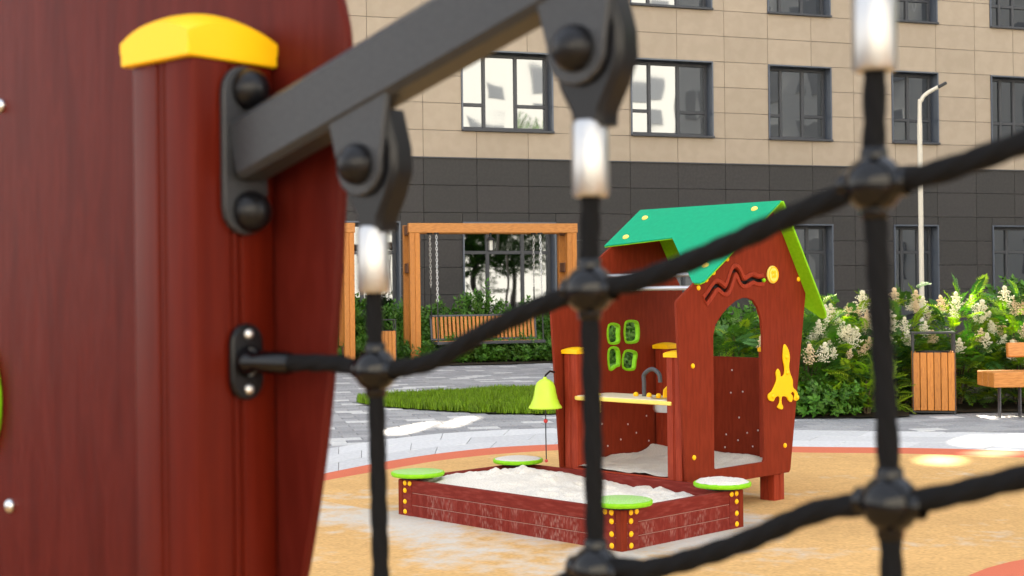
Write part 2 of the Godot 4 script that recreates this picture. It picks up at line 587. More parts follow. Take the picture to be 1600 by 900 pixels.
func box_local(p: Vector2) -> Vector2:      # (X, depth) -> sandbox axes
	var th := deg_to_rad(44.0)
	var d := p - Vector2(0.513, 6.589)
	return Vector2(d.dot(Vector2(cos(th), sin(th))), d.dot(Vector2(-sin(th), cos(th))))

func rubber_texture() -> ImageTexture:
	var n := 880
	var data := PackedByteArray()
	data.resize(n * n * 3)
	var big := FastNoiseLite.new()
	big.seed = 3; big.frequency = 0.9; big.fractal_octaves = 4
	var fine := FastNoiseLite.new()
	fine.seed = 9; fine.frequency = 7.0; fine.fractal_octaves = 3
	var r := RandomNumberGenerator.new()
	r.seed = 5
	for j in n:
		var d := 2.0 + 10.0 * (j + 0.5) / n
		for i in n:
			var x := -4.0 + 10.0 * (i + 0.5) / n
			var q := box_local(Vector2(x, d))
			var gran := 0.87 + 0.26 * r.randf()
			var b := big.get_noise_2d(x, d)
			var f := fine.get_noise_2d(x, d)
			var c := Vector3(0.60, 0.355, 0.135) * gran * (1.0 + 0.12 * b + 0.06 * f)
			if r.randf() < 0.02: c *= 0.8
			# sand trodden out of the box: patches with a grainy edge
			var dx := maxf(maxf(-q.x, q.x - 0.96), 0.0)
			var dz := maxf(maxf(-q.y, q.y - 1.68), 0.0)
			var far := sqrt(dx * dx + dz * dz)
			var reach := 0.95 if q.x < 0.0 else 0.36
			var m := 0.85 - far / reach + 1.1 * b + 0.5 * f
			m = maxf(m, 0.9 * big.get_noise_2d(x * 0.7 + 9.0, d * 1.5) + 0.5 * f - 0.12 - 0.14 * far)
			var cover := clampf(m * 1.1, 0.0, 0.96)
			if cover > 0.02: c = c.lerp(Vector3(0.53, 0.495, 0.43) * (0.95 + 0.1 * r.randf()), clampf(cover * (0.75 + 0.5 * r.randf()), 0.0, 0.95))
			var k := (j * n + i) * 3
			var o := Color(c.x, c.y, c.z).linear_to_srgb()
			data[k] = int(clampf(o.r, 0, 1) * 255.0)
			data[k + 1] = int(clampf(o.g, 0, 1) * 255.0)
			data[k + 2] = int(clampf(o.b, 0, 1) * 255.0)
	return ImageTexture.create_from_image(Image.create_from_data(n, n, false, Image.FORMAT_RGB8, data))

func make_ground() -> void:
	var g := mat("court_ground", lin(0.09, 0.088, 0.085), 0.9)
	setting("ground", sheet(PackedVector2Array([Vector2(-260, -260), Vector2(260, -260), Vector2(260, 260), Vector2(-260, 260)]), -0.03), g)
	var pavement := setting("pavement", sheet(PackedVector2Array([Vector2(-16, -3), Vector2(24, -3), Vector2(24, 31), Vector2(-16, 29)]), -0.008), M.joint)
	var so := [Vector2(-3.6, 4.0), Vector2(-2.6, 7.0), Vector2(-1.85, 8.7), Vector2(-1.33, 9.64), Vector2(-0.97, 10.27), Vector2(-0.52, 10.84), Vector2(0.0, 11.22), Vector2(0.8, 11.4), Vector2(1.6, 11.25), Vector2(2.23, 10.98), Vector2(3.1, 10.8), Vector2(3.9, 10.51), Vector2(4.9, 9.95), Vector2(6.0, 8.9), Vector2(7.0, 7.0)]
	var lo := [Vector2(-4.9, 5.0), Vector2(-3.4, 8.0), Vector2(-2.2, 10.1), Vector2(-1.55, 11.16), Vector2(-1.12, 11.9), Vector2(-0.59, 12.39), Vector2(0.4, 12.75), Vector2(1.5, 12.65), Vector2(2.61, 12.27), Vector2(3.5, 12.05), Vector2(4.4, 11.85), Vector2(5.6, 11.1), Vector2(7.0, 9.8), Vector2(8.4, 7.6)]
	var so_c := curve2(so, 6)
	var lo_c := curve2(lo, 6)
	# pale slabs between the two curves
	var rows := 3
	var n := 30
	var a := resample(so_c, n * 4)
	var b := resample(lo_c, n * 4)
	for row in rows:
		var f0 := float(row) / rows
		var f1 := float(row + 1) / rows
		for k in n:
			var i0 := k * 4 + (2 if row % 2 else 0)
			var i1 := mini(i0 + 4, n * 4)
			if i0 >= n * 4: continue
			var poly := PackedVector2Array([a[i0].lerp(b[i0], f0), a[i1].lerp(b[i1], f0), a[i1].lerp(b[i1], f1), a[i0].lerp(b[i0], f1)])
			var st := mb()
			plate_into(st, inset(ccw(poly), 0.0025), [], 0.03, 0.003, upward())
			part(pavement, "slab", done(st), M["slab_%d" % rng.randi_range(0, 2)], Vector3(0, rng.randf_range(-0.001, 0.001), 0))
	# rubber surface: salmon border, ochre field
	var close := PackedVector2Array([Vector2(7.2, 3.0), Vector2(6.0, -2.5), Vector2(-4.2, -2.5), Vector2(-4.2, 2.0)])
	epdm_outer = so_c.duplicate()
	epdm_outer.append_array(close)
	slab_outer = lo_c.duplicate()
	slab_outer.append_array(PackedVector2Array([Vector2(9, 3), Vector2(8, -2.8), Vector2(-6, -2.8), Vector2(-5.4, 2)]))
	setting("rubber_border", sheet(epdm_outer, 0.002), M.salmon)
	var si := [Vector2(-3.1, 4.0), Vector2(-2.15, 6.9), Vector2(-1.62, 8.45), Vector2(-1.3, 9.18), Vector2(-0.84, 9.88), Vector2(-0.5, 10.34), Vector2(0.05, 10.75), Vector2(0.8, 10.95), Vector2(1.5, 10.82), Vector2(2.14, 10.55), Vector2(2.98, 10.38), Vector2(3.73, 10.07), Vector2(4.6, 9.55), Vector2(5.6, 8.6), Vector2(6.5, 6.8)]
	var inner := curve2(si, 6)
	inner.append_array(PackedVector2Array([Vector2(6.7, 3.0), Vector2(5.6, -2.2), Vector2(-3.8, -2.2), Vector2(-3.7, 2.0)]))
	var rub := mat("rubber", Color.WHITE, 0.88, 0.0, 0.25)
	rub.albedo_texture = rubber_texture()
	rub.texture_repeat = false
	setting("rubber_field", sheet(inner, 0.006, Rect2(-4, 2, 10, 10)), rub)
	setting("rubber_patch", sheet(circle2(1.42, 48, Vector2(3.1, 5.1)), 0.010), M.salmon)
	# planting
	lawn_poly = curve2([Vector2(-1.80, 15.9), Vector2(-1.28, 15.1), Vector2(-0.28, 14.3), Vector2(0.51, 14.1), Vector2(1.3, 14.3), Vector2(1.7, 15.4), Vector2(1.4, 16.9), Vector2(0.51, 17.5), Vector2(-0.4, 17.3), Vector2(-1.1, 16.85), Vector2(-1.6, 16.4)], 6, true)
	setting("lawn_soil", sheet(lawn_poly, 0.012), M.soil)
	var right_bed := PackedVector2Array([Vector2(2.05, 13.9), Vector2(2.74, 13.33), Vector2(3.85, 13.38), Vector2(3.95, 13.75), Vector2(5.1, 13.75), Vector2(5.2, 13.2), Vector2(9.0, 12.6), Vector2(9.5, 31), Vector2(1.2, 29.5), Vector2(1.6, 20), Vector2(1.8, 16)])
	var back_bed := PackedVector2Array([Vector2(-9, 22.5), Vector2(-4.5, 23.4), Vector2(-1.35, 23.85), Vector2(-0.24, 24.04), Vector2(0.9, 24.46), Vector2(1.25, 24.6), Vector2(1.2, 29.4), Vector2(-9, 26.5)])
	bed_polys = [right_bed, back_bed]
	for q in bed_polys: setting("planting_bed", sheet(q, 0.014), M.soil)
	make_pavers(pavement)

func make_pavers(pavement: Node3D) -> void:
	var turn := deg_to_rad(12.0)
	var ux := Vector2(cos(turn), sin(turn))
	var uz := Vector2(-sin(turn), cos(turn))
	var size := Vector2(0.30, 0.20)
	var near := []
	var rest := []
	for j in range(0, 90):
		for i in range(-26, 44):
			var c := ux * ((i + (0.5 if j % 2 else 0.0)) * size.x) + uz * (9.0 + j * size.y)
			if Geometry2D.is_point_in_polygon(c, slab_outer) or Geometry2D.is_point_in_polygon(c, lawn_poly): continue
			if Geometry2D.is_point_in_polygon(c, bed_polys[0]) or Geometry2D.is_point_in_polygon(c, bed_polys[1]) or c.y > 27.0 or c.x < -7.0 or c.x > 11.0: continue
			var tone := 3 if rng.randf() < 0.12 else [0, 0, 1, 2, 2][rng.randi_range(0, 4)] as int
			var px := c.x / c.y * F + 800.0
			if px > 505 and px < 1600 and not (px > 875 and px < 1240 and c.y > 13.5): near.append([c.y, c, tone])
			else: rest.append([c.y, c, tone])
	near.sort_custom(func(p, q): return p[0] < q[0])
	while near.size() > 290: rest.append(near.pop_back())
	var shape := box(Vector3(size.x - 0.006, 0.05, size.y - 0.006), 0.006)
	for q in near:
		part(pavement, "paver", shape, M["paver_%d" % q[2]], Vector3(q[1].x, -0.026 + rng.randf_range(-0.0015, 0.0015), -q[1].y), Vector3(rng.randf_range(-0.004, 0.004), turn, rng.randf_range(-0.004, 0.004)))
	for tone in 4:
		var st := mb()
		for q in rest:
			if q[2] != tone: continue
			var h := (size - Vector2(0.006, 0.006)) / 2.0
			var P := PackedVector3Array()
			for s in [Vector2(-1, -1), Vector2(1, -1), Vector2(1, 1), Vector2(-1, 1)]:
				var w: Vector2 = q[1] + ux * h.x * s.x + uz * h.y * s.y
				P.append(Vector3(w.x, -0.001, -w.y))
			quad(st, P[0], P[1], P[2], P[3], Vector3.UP, Vector3.UP, Vector3.UP, Vector3.UP)
			for e in 4:
				var a := P[e]; var b := P[(e + 1) % 4]
				var dn := Vector3(0, -0.02, 0)
				var nn := (b - a).cross(Vector3.UP).normalized()
				quad(st, a, b, b + dn, a + dn, nn, nn, nn, nn)
		var o := part(pavement, "paver_field", done(st), M["paver_%d" % tone])
		o.set_meta("kind", "stuff")

# ---------------------------------------------------------------- the apartment house
func make_building() -> void:
	var b := thing("apartment_building", "apartment house clad in beige panels above a dark grey ground floor", "building", Vector3(0, 0, -30.6), deg_to_rad(19.0))
	var cols := [-9.24, -8.04, -6.84, -5.64, -4.44, -3.24, -2.01, -0.79, 0.42, 1.66, 2.90, 4.11, 5.34, 6.5, 7.68, 8.85, 10.02, 11.23, 12.39, 13.56, 14.76, 15.96, 17.16, 18.36, 19.56]
	var wins := []          # s0, s1, y0, y1, kind
	for y in [4.83, 7.83, 10.83]:
		wins.append([-5.9, -3.6, y, y + 1.8, 3])
		wins.append([-1.13, 1.03, y, y + 1.8, 3])
		wins.append([2.93, 5.04, y, y + 1.8, 3])
		wins.append([6.5, 8.23, y, y + 1.8, 3])
		wins.append([9.93, 11.29, y, y + 1.8, 2])
		wins.append([12.86, 15.0, y, y + 1.8, 4])
		wins.append([16.4, 18.4, y, y + 1.8, 3])
	for w in [[-5.0, -2.54], [-1.13, 1.06], [2.93, 5.04], [6.5, 8.23], [9.95, 11.25], [12.86, 15.0], [16.4, 18.4]]:
		wins.append([w[0], w[1], 0.03, 2.83, 5])
	var rows := []
	for k in 8: rows.append([0.03 + 0.6 * k - (0.6 if k == 0 else 0.0) + (0.6 if k == 0 else 0.0), 0.63 + 0.6 * k])
	rows = [[0.03, 0.63], [0.63, 1.23], [1.23, 1.83], [1.83, 2.43], [2.43, 3.03], [3.03, 3.63], [3.63, 4.23]]
	for k in 14: rows.append([4.23 + 0.6 * k, 4.83 + 0.6 * k])
	var rest_beige := mb()
	var rest_dark := mb()
	for r in rows:
		for c in cols.size() - 1:
			var pieces := [[cols[c], cols[c + 1], r[0], r[1]]]
			for w in wins:
				var next := []
				for p in pieces:
					if p[1] <= w[0] + 0.001 or p[0] >= w[1] - 0.001 or p[3] <= w[2] + 0.001 or p[2] >= w[3] - 0.001:
						next.append(p)
						continue
					if p[0] < w[0] - 0.02: next.append([p[0], w[0], p[2], p[3]])
					if p[1] > w[1] + 0.02: next.append([w[1], p[1], p[2], p[3]])
					var m0 := maxf(p[0], w[0])
					var m1 := minf(p[1], w[1])
					if p[3] > w[3] + 0.02: next.append([m0, m1, w[3], p[3]])
				pieces = next
			for p in pieces:
				var sz := Vector3(p[1] - p[0] - 0.009, p[3] - p[2] - 0.009, 0.024)
				var at := Vector3((p[0] + p[1]) / 2, (p[2] + p[3]) / 2, -0.012 + rng.randf_range(-0.0015, 0.0015))
				var dark: bool = p[3] < 4.3
				var m: Material = M["dark_%d" % rng.randi_range(1, 2)] if dark else M["beige_%d" % rng.randi_range(1, 3)]
				if p[0] > -3.6 and p[1] < 15.0 and p[3] < 8.7 and p[2] > 0.5:
					var o := part(b, "panel", box(sz, 0.0025), m, at)
				else:
					box_into(rest_dark if dark else rest_beige, sz, Transform3D(Basis.IDENTITY, at), 0.0025)
	var ob := part(b, "panel_field", done(rest_beige), M.beige_1)
	ob.set_meta("kind", "stuff")
	var od := part(b, "panel_field", done(rest_dark), M.dark_1)
	od.set_meta("kind", "stuff")
	# body of the house, its plain upper storeys and side walls
	part(b, "core", box(Vector3(60.0, 15.9, 12.0), 0.01), M.core, Vector3(8.0, 7.95, -7.1))
	part(b, "upper_wall", box(Vector3(60.0, 3.37, 1.09), 0.01), M.beige_2, Vector3(8.0, 12.63 + 1.685, -0.555))
	# tall roof screen whose openings let small pools of sun into the shaded court
	var openings := []
	for q in [[[590, 676], [640, 665], [690, 657], [668, 669], [625, 680]], [[690, 668], [715, 655], [752, 650], [735, 659], [712, 668]], [[1446, 723], [1462, 715], [1492, 714], [1506, 721], [1490, 729], [1462, 730]], [[1500, 692], [1530, 682], [1556, 681], [1548, 694], [1520, 699]], [[1566, 684], [1612, 679], [1622, 688], [1590, 697], [1568, 697]], [[1520, 710], [1560, 704], [1600, 706], [1580, 713], [1540, 715]]]:
		var poly := []
		for p in q: poly.append(sunward(on_ground(p[0], p[1]), b))
		openings.append(inset(ccw(curve2(poly, 3, true)), 0.02))
	for q in [[4.75, 14.35, 0.95, 0.42], [3.45, 14.25, 1.0, 0.22], [5.35, 14.3, 0.8, 0.25]]:
		var c := sunward(Vector3(q[0], q[2], -q[1]), b)
		openings.append(circle2(q[3], 14, c, 1.0, 0.8))
	part(b, "roof_screen", plate(PackedVector2Array([Vector2(-22, 16.02), Vector2(38, 16.02), Vector2(38, 34), Vector2(-22, 34)]), 0.06, 0.01, openings), M.beige_2, Vector3(0, 0, -0.02))
	for sd in [[-22.0, -9.25], [19.57, 38.0]]:
		var w: float = sd[1] - sd[0]
		part(b, "side_wall", box(Vector3(w, 8.39, 1.09), 0.01), M.beige_2, Vector3((sd[0] + sd[1]) / 2, 8.43, -0.555))
		part(b, "side_wall", box(Vector3(w, 4.2, 1.07), 0.01), M.dark_1, Vector3((sd[0] + sd[1]) / 2, 2.1, -0.555))
	# dividing walls between rooms so that panes look into dark rooms
	var drip := part(b, "ledge_strip", box(Vector3(28.8, 0.03, 0.03), 0.004), M.window_metal, Vector3(5.16, 4.231, 0.012))
	for w in wins: window(b, w)

func sunward(p: Vector3, b: Node3D) -> Vector2:        # where the ray from p to the sun meets the facade plane, in the building's (x, y)
	var inv := b.transform.affine_inverse()
	var e := inv * p
	var d := inv.basis * sun_from
	var k := -e.z / d.z
	return Vector2(e.x + d.x * k, e.y + d.y * k)

func window(b: Node3D, w: Array) -> void:
	var width: float = w[1] - w[0]
	var height: float = w[3] - w[2]
	var o := node_in(b, "window", Vector3((w[0] + w[1]) / 2, w[2], 0))
	var rec := 0.30
	# lining of the opening
	var st := mb()
	var t := 0.035
	for s in [-1.0, 1.0]:
		box_into(st, Vector3(t, height, rec + 0.03), Transform3D(Basis.IDENTITY, Vector3(s * (width / 2 - t / 2), height / 2, -rec / 2 + 0.012)), 0.003)
	box_into(st, Vector3(width - 2 * t, t, rec + 0.03), Transform3D(Basis.IDENTITY, Vector3(0, height - t / 2, -rec / 2 + 0.012)), 0.003)
	part(o, "lining", done(st), M.reveal_metal)
	part(o, "sill", box(Vector3(width - 0.002, 0.05, rec + 0.08), 0.006), M.window_metal, Vector3(0, 0.025, -rec / 2 + 0.04), Vector3(0.03, 0, 0))
	# frame members and panes
	var fm := mb()
	var x0 := -width / 2 + t
	var x1 := width / 2 - t
	var y0 := 0.05
	var y1 := height - t
	var f := 0.075
	var z := -rec + 0.02
	var d := 0.07
	var kind: int = w[4]
	var xs := []
	match kind:
		2: xs = [0.0, 0.47, 1.0]
		3: xs = [0.0, 0.27, 0.63, 1.0]
		4: xs = [0.0, 0.22, 0.42, 1.0]
		5: xs = [0.0, 0.29, 0.68, 1.0]
	var W := x1 - x0
	var bars := []
	for k in xs.size():
		bars.append(x0 + clampf(xs[k] * W, f / 2, W - f / 2))
		box_into(fm, Vector3(f, y1 - y0, d), Transform3D(Basis.IDENTITY, Vector3(bars[k], (y0 + y1) / 2, z)), 0.006)
	for k in xs.size() - 1:
		var l: float = bars[k] + f / 2
		var r: float = bars[k + 1] - f / 2
		var ys := [y0 + f / 2, y1 - f / 2]
		var tr := true
		if kind == 3 and k == 1: tr = false
		if kind == 5: ys = [y0 + f / 2, y0 + 2.08, y1 - f / 2]
		elif tr: ys = [y0 + f / 2, y0 + (y1 - y0) * 0.33, y1 - f / 2]
		for y in ys:
			box_into(fm, Vector3(r - l, f, d - 0.004), Transform3D(Basis.IDENTITY, Vector3((l + r) / 2, y, z)), 0.006)
		for j in ys.size() - 1:
			var ya: float = ys[j] + f / 2
			var yb: float = ys[j + 1] - f / 2
			part(o, "pane", box(Vector3(r - l + 0.01, yb - ya + 0.01, 0.006), 0.001), M.glass, Vector3((l + r) / 2, (ya + yb) / 2, z - 0.01), Vector3(rng.randf_range(-0.006, 0.006), rng.randf_range(-0.008, 0.008), 0))
	part(o, "frame", done(fm), M.window_metal)
	# the room behind: side cheeks, head and back in a dull tone, with curtains
	var rm := mb()
	for s in [-1.0, 1.0]:
		box_into(rm, Vector3(0.05, height, 0.72), Transform3D(Basis.IDENTITY, Vector3(s * (width / 2 + 0.03), height / 2, -0.71)), 0.002)
	box_into(rm, Vector3(width, 0.05, 0.70), Transform3D(Basis.IDENTITY, Vector3(0, height + 0.03, -0.71)), 0.002)
	box_into(rm, Vector3(width, 0.04, 0.70), Transform3D(Basis.IDENTITY, Vector3(0, -0.03, -0.71)), 0.002)
	part(o, "room_lining", done(rm), M.room)
	var cur := []
	if absf(w[0] - 6.5) < 0.1 and absf(w[2] - 4.83) < 0.1: cur = [[0.02, 0.25, "curtain_dark"], [0.62, 0.80, "curtain_pink"]]
	elif absf(w[0] - 2.93) < 0.1 and kind == 3: cur = [[0.0, 0.26, "curtain_dark"], [0.86, 1.0, "curtain_white"]]
	elif kind == 4: cur = [[0.04, 0.16, "curtain_white"], [0.24, 0.34, "curtain_white"], [0.5, 0.98, "curtain_dark"]]
	elif kind == 3: cur = [[0.80, 0.98, "curtain_white"]]
	elif kind == 2: cur = [[0.6, 0.98, "curtain_dark"]]
	for c in cur:
		var p := PackedVector2Array()
		var xa: float = x0 + W * c[0]
		var xb: float = x0 + W * c[1]
		var nn := int((xb - xa) / 0.02) + 2
		for k in nn: p.append(Vector2(lerpf(xa, xb, float(k) / (nn - 1)), 0.02 * sin(k * 1.3) + 0.006 * sin(k * 3.1)))
		var cs := mb()
		for k in nn - 1:
			var e := (p[k + 1] - p[k]).normalized()
			var nrm := Vector3(-e.y, 0, e.x)
			quad(cs, Vector3(p[k].x, 0.06, p[k].y), Vector3(p[k + 1].x, 0.06, p[k + 1].y), Vector3(p[k + 1].x, height - 0.05, p[k + 1].y), Vector3(p[k].x, height - 0.05, p[k].y), nrm, nrm, nrm, nrm)
		part(o, "curtain", done(cs), M[c[2]], Vector3(0, 0, z - 0.16))

func make_side_wing() -> void:
	var o := thing("apartment_building", "pale side wing of the court, mirrored in the right-hand panes", "building", Vector3(36, 0, -12), deg_to_rad(3.0))
	part(o, "wall", box(Vector3(10, 25, 26), 0.02), M.opposite_wall, Vector3(5, 12.5, 0))
	var st := mb()
	for fl in 7:
		for k in 6: box_into(st, Vector3(0.08, 1.7, 1.9), Transform3D(Basis.IDENTITY, Vector3(-0.03, 2.6 + fl * 3.1, -10.5 + k * 4.2)), 0.01)
	var w := part(o, "window_field", done(st), M.opposite_window)
	w.set_meta("kind", "stuff")

# the sunlit house across the court, which the panes mirror
func make_opposite() -> void:
	var o := thing("apartment_building", "pale sunlit apartment house across the court, mirrored in the panes", "building", Vector3(12, 0, 46), deg_to_rad(19.0))
	part(o, "wall", box(Vector3(120, 27, 10), 0.02), M.opposite_wall, Vector3(0, 13.5, 5))
	var st := mb()
	var fr := mb()
	for fl in 8:
		for k in 26:
			if fl == 0 and k % 3 == 0: continue
			var at := Vector3(-56 + k * 4.5, 2.6 + fl * 3.1, -0.03)
			box_into(st, Vector3(1.9, 1.7, 0.08), Transform3D(Basis.IDENTITY, at), 0.01)
	var w := part(o, "window_field", done(st), M.opposite_window)
	w.set_meta("kind", "stuff")
	for q in [[12.0, -13.0, 7.0, "young broad-crowned tree across the court, mirrored in the glazed door"], [17.5, -8.0, 8.5, "tall leafy tree across the court, mirrored beside the glazed door"]]:
		var t := thing("court_tree", q[3], "tree", Vector3(q[0], 0, q[1]))
		var hgt: float = q[2]
		var tr := mb()
		tube_into(tr, PackedVector3Array([Vector3(0, -0.03, 0), Vector3(0.05, hgt * 0.3, 0.03), Vector3(0, hgt * 0.6, 0), Vector3(0.05, hgt * 0.85, 0)]), [0.16, 0.12, 0.08, 0.02], 8)
		for k in 9:
			var a := TAU * k / 9.0 * 2.4
			var y := hgt * (0.35 + 0.05 * k)
			tube_into(tr, PackedVector3Array([Vector3(0.02, y, 0), Vector3(cos(a) * 0.8, y + 0.5, sin(a) * 0.8), Vector3(cos(a) * 1.4, y + 1.2, sin(a) * 1.4)]), [0.05, 0.03, 0.01], 6)
		part(t, "trunk", done(tr), M.bark)
		var pts := []
		for k in 2600:
			var v := Vector3(rng.randfn(), rng.randfn(), rng.randfn()).normalized() * pow(rng.randf(), 0.4)
			pts.append([Vector3(v.x * 2.7, hgt * 0.60 + v.y * hgt * 0.40, v.z * 2.7), v])
		foliage(t, "crown", sprig_mesh(0.28), M.leaf, pts)

# ---------------------------------------------------------------- shared pieces of the play equipment
func post_profile(s: float) -> PackedVector2Array:      # square post with rounded arrises and a bead groove in each face
	var h := s / 2.0
	var p := PackedVector2Array()
	var r := s * 0.07
	for k in 4:
		var a := PI / 2 * k
		var side := [Vector2(h, -h + r), Vector2(h, -h * 0.16), Vector2(h - s * 0.06, -h * 0.10), Vector2(h - s * 0.004, -h * 0.03), Vector2(h - s * 0.004, h * 0.03), Vector2(h - s * 0.06, h * 0.10), Vector2(h, h * 0.16), Vector2(h, h - r), Vector2(h - r * 0.3, h - r * 0.3)]
		for q in side: p.append(q.rotated(a))
	return p

func post_mesh(s: float, height: float) -> ArrayMesh:
	var st := mb()
	plate_into(st, post_profile(s), [], height, 0.001, Transform3D(upward().basis, Vector3(0, height, 0)))
	return done(st)

func cap_mesh(s: float, t: float, rise: float) -> ArrayMesh:     # square cap with a softly domed top
	var st := mb()
	var n := 10
	var h := s / 2.0
	var P := func(i: int, j: int) -> Vector3:
		var u := -1.0 + 2.0 * i / n
		var v := -1.0 + 2.0 * j / n
		return Vector3(u * h, t + rise * (1.0 - 0.5 * (u * u + v * v)), v * h)
	var N := func(i: int, j: int) -> Vector3:
		var a: Vector3 = P.call(mini(i + 1, n), j) - P.call(maxi(i - 1, 0), j)
		var b: Vector3 = P.call(i, mini(j + 1, n)) - P.call(i, maxi(j - 1, 0))
		return b.cross(a).normalized()
	for i in n:
		for j in n:
			quad(st, P.call(i, j), P.call(i + 1, j), P.call(i + 1, j + 1), P.call(i, j + 1), N.call(i, j), N.call(i + 1, j), N.call(i + 1, j + 1), N.call(i, j + 1))
	for k in n:
		for e in [[Vector2i(k, 0), Vector2i(k + 1, 0), Vector3.FORWARD], [Vector2i(k, n), Vector2i(k + 1, n), Vector3.BACK], [Vector2i(0, k), Vector2i(0, k + 1), Vector3.LEFT], [Vector2i(n, k), Vector2i(n, k + 1), Vector3.RIGHT]]:
			var a: Vector3 = P.call(e[0].x, e[0].y)
			var b: Vector3 = P.call(e[1].x, e[1].y)
			var nn: Vector3 = e[2]
			quad(st, a, b, Vector3(b.x, t * 0.6 - 0.0015, b.z), Vector3(a.x, t * 0.6 - 0.0015, a.z), nn, nn, nn, nn)
	box_into(st, Vector3(s, t * 0.6, s), Transform3D(Basis.IDENTITY, Vector3(0, t * 0.3, 0)), 0.0015)
	return done(st)

const TO_FRONT := Vector3(PI / 2, 0, 0)      # turns a +y dome to face +z
var bolt_mesh: ArrayMesh
var screw_mesh: ArrayMesh

func heap(w: float, l: float, f: Callable, nx: int, nz: int) -> ArrayMesh:       # height field on x 0..w, z 0..-l
	var st := mb()
	var P := func(i: int, j: int) -> Vector3:
		var x := w * i / nx
		var z := -l * j / nz
		return Vector3(x, f.call(x, z), z)
	var grid := []
	for i in nx + 1:
		var row := PackedVector3Array()
		for j in nz + 1: row.append(P.call(i, j))
		grid.append(row)
	var nrm := func(i: int, j: int) -> Vector3:
		var a: Vector3 = grid[mini(i + 1, nx)][j] - grid[maxi(i - 1, 0)][j]
		var b: Vector3 = grid[i][mini(j + 1, nz)] - grid[i][maxi(j - 1, 0)]
		var n := a.cross(b).normalized()
		return n if n.y > 0 else -n
	for i in nx:
		for j in nz:
			quad(st, grid[i][j], grid[i + 1][j], grid[i + 1][j + 1], grid[i][j + 1], nrm.call(i, j), nrm.call(i + 1, j), nrm.call(i + 1, j + 1), nrm.call(i, j + 1))
	return done(st)

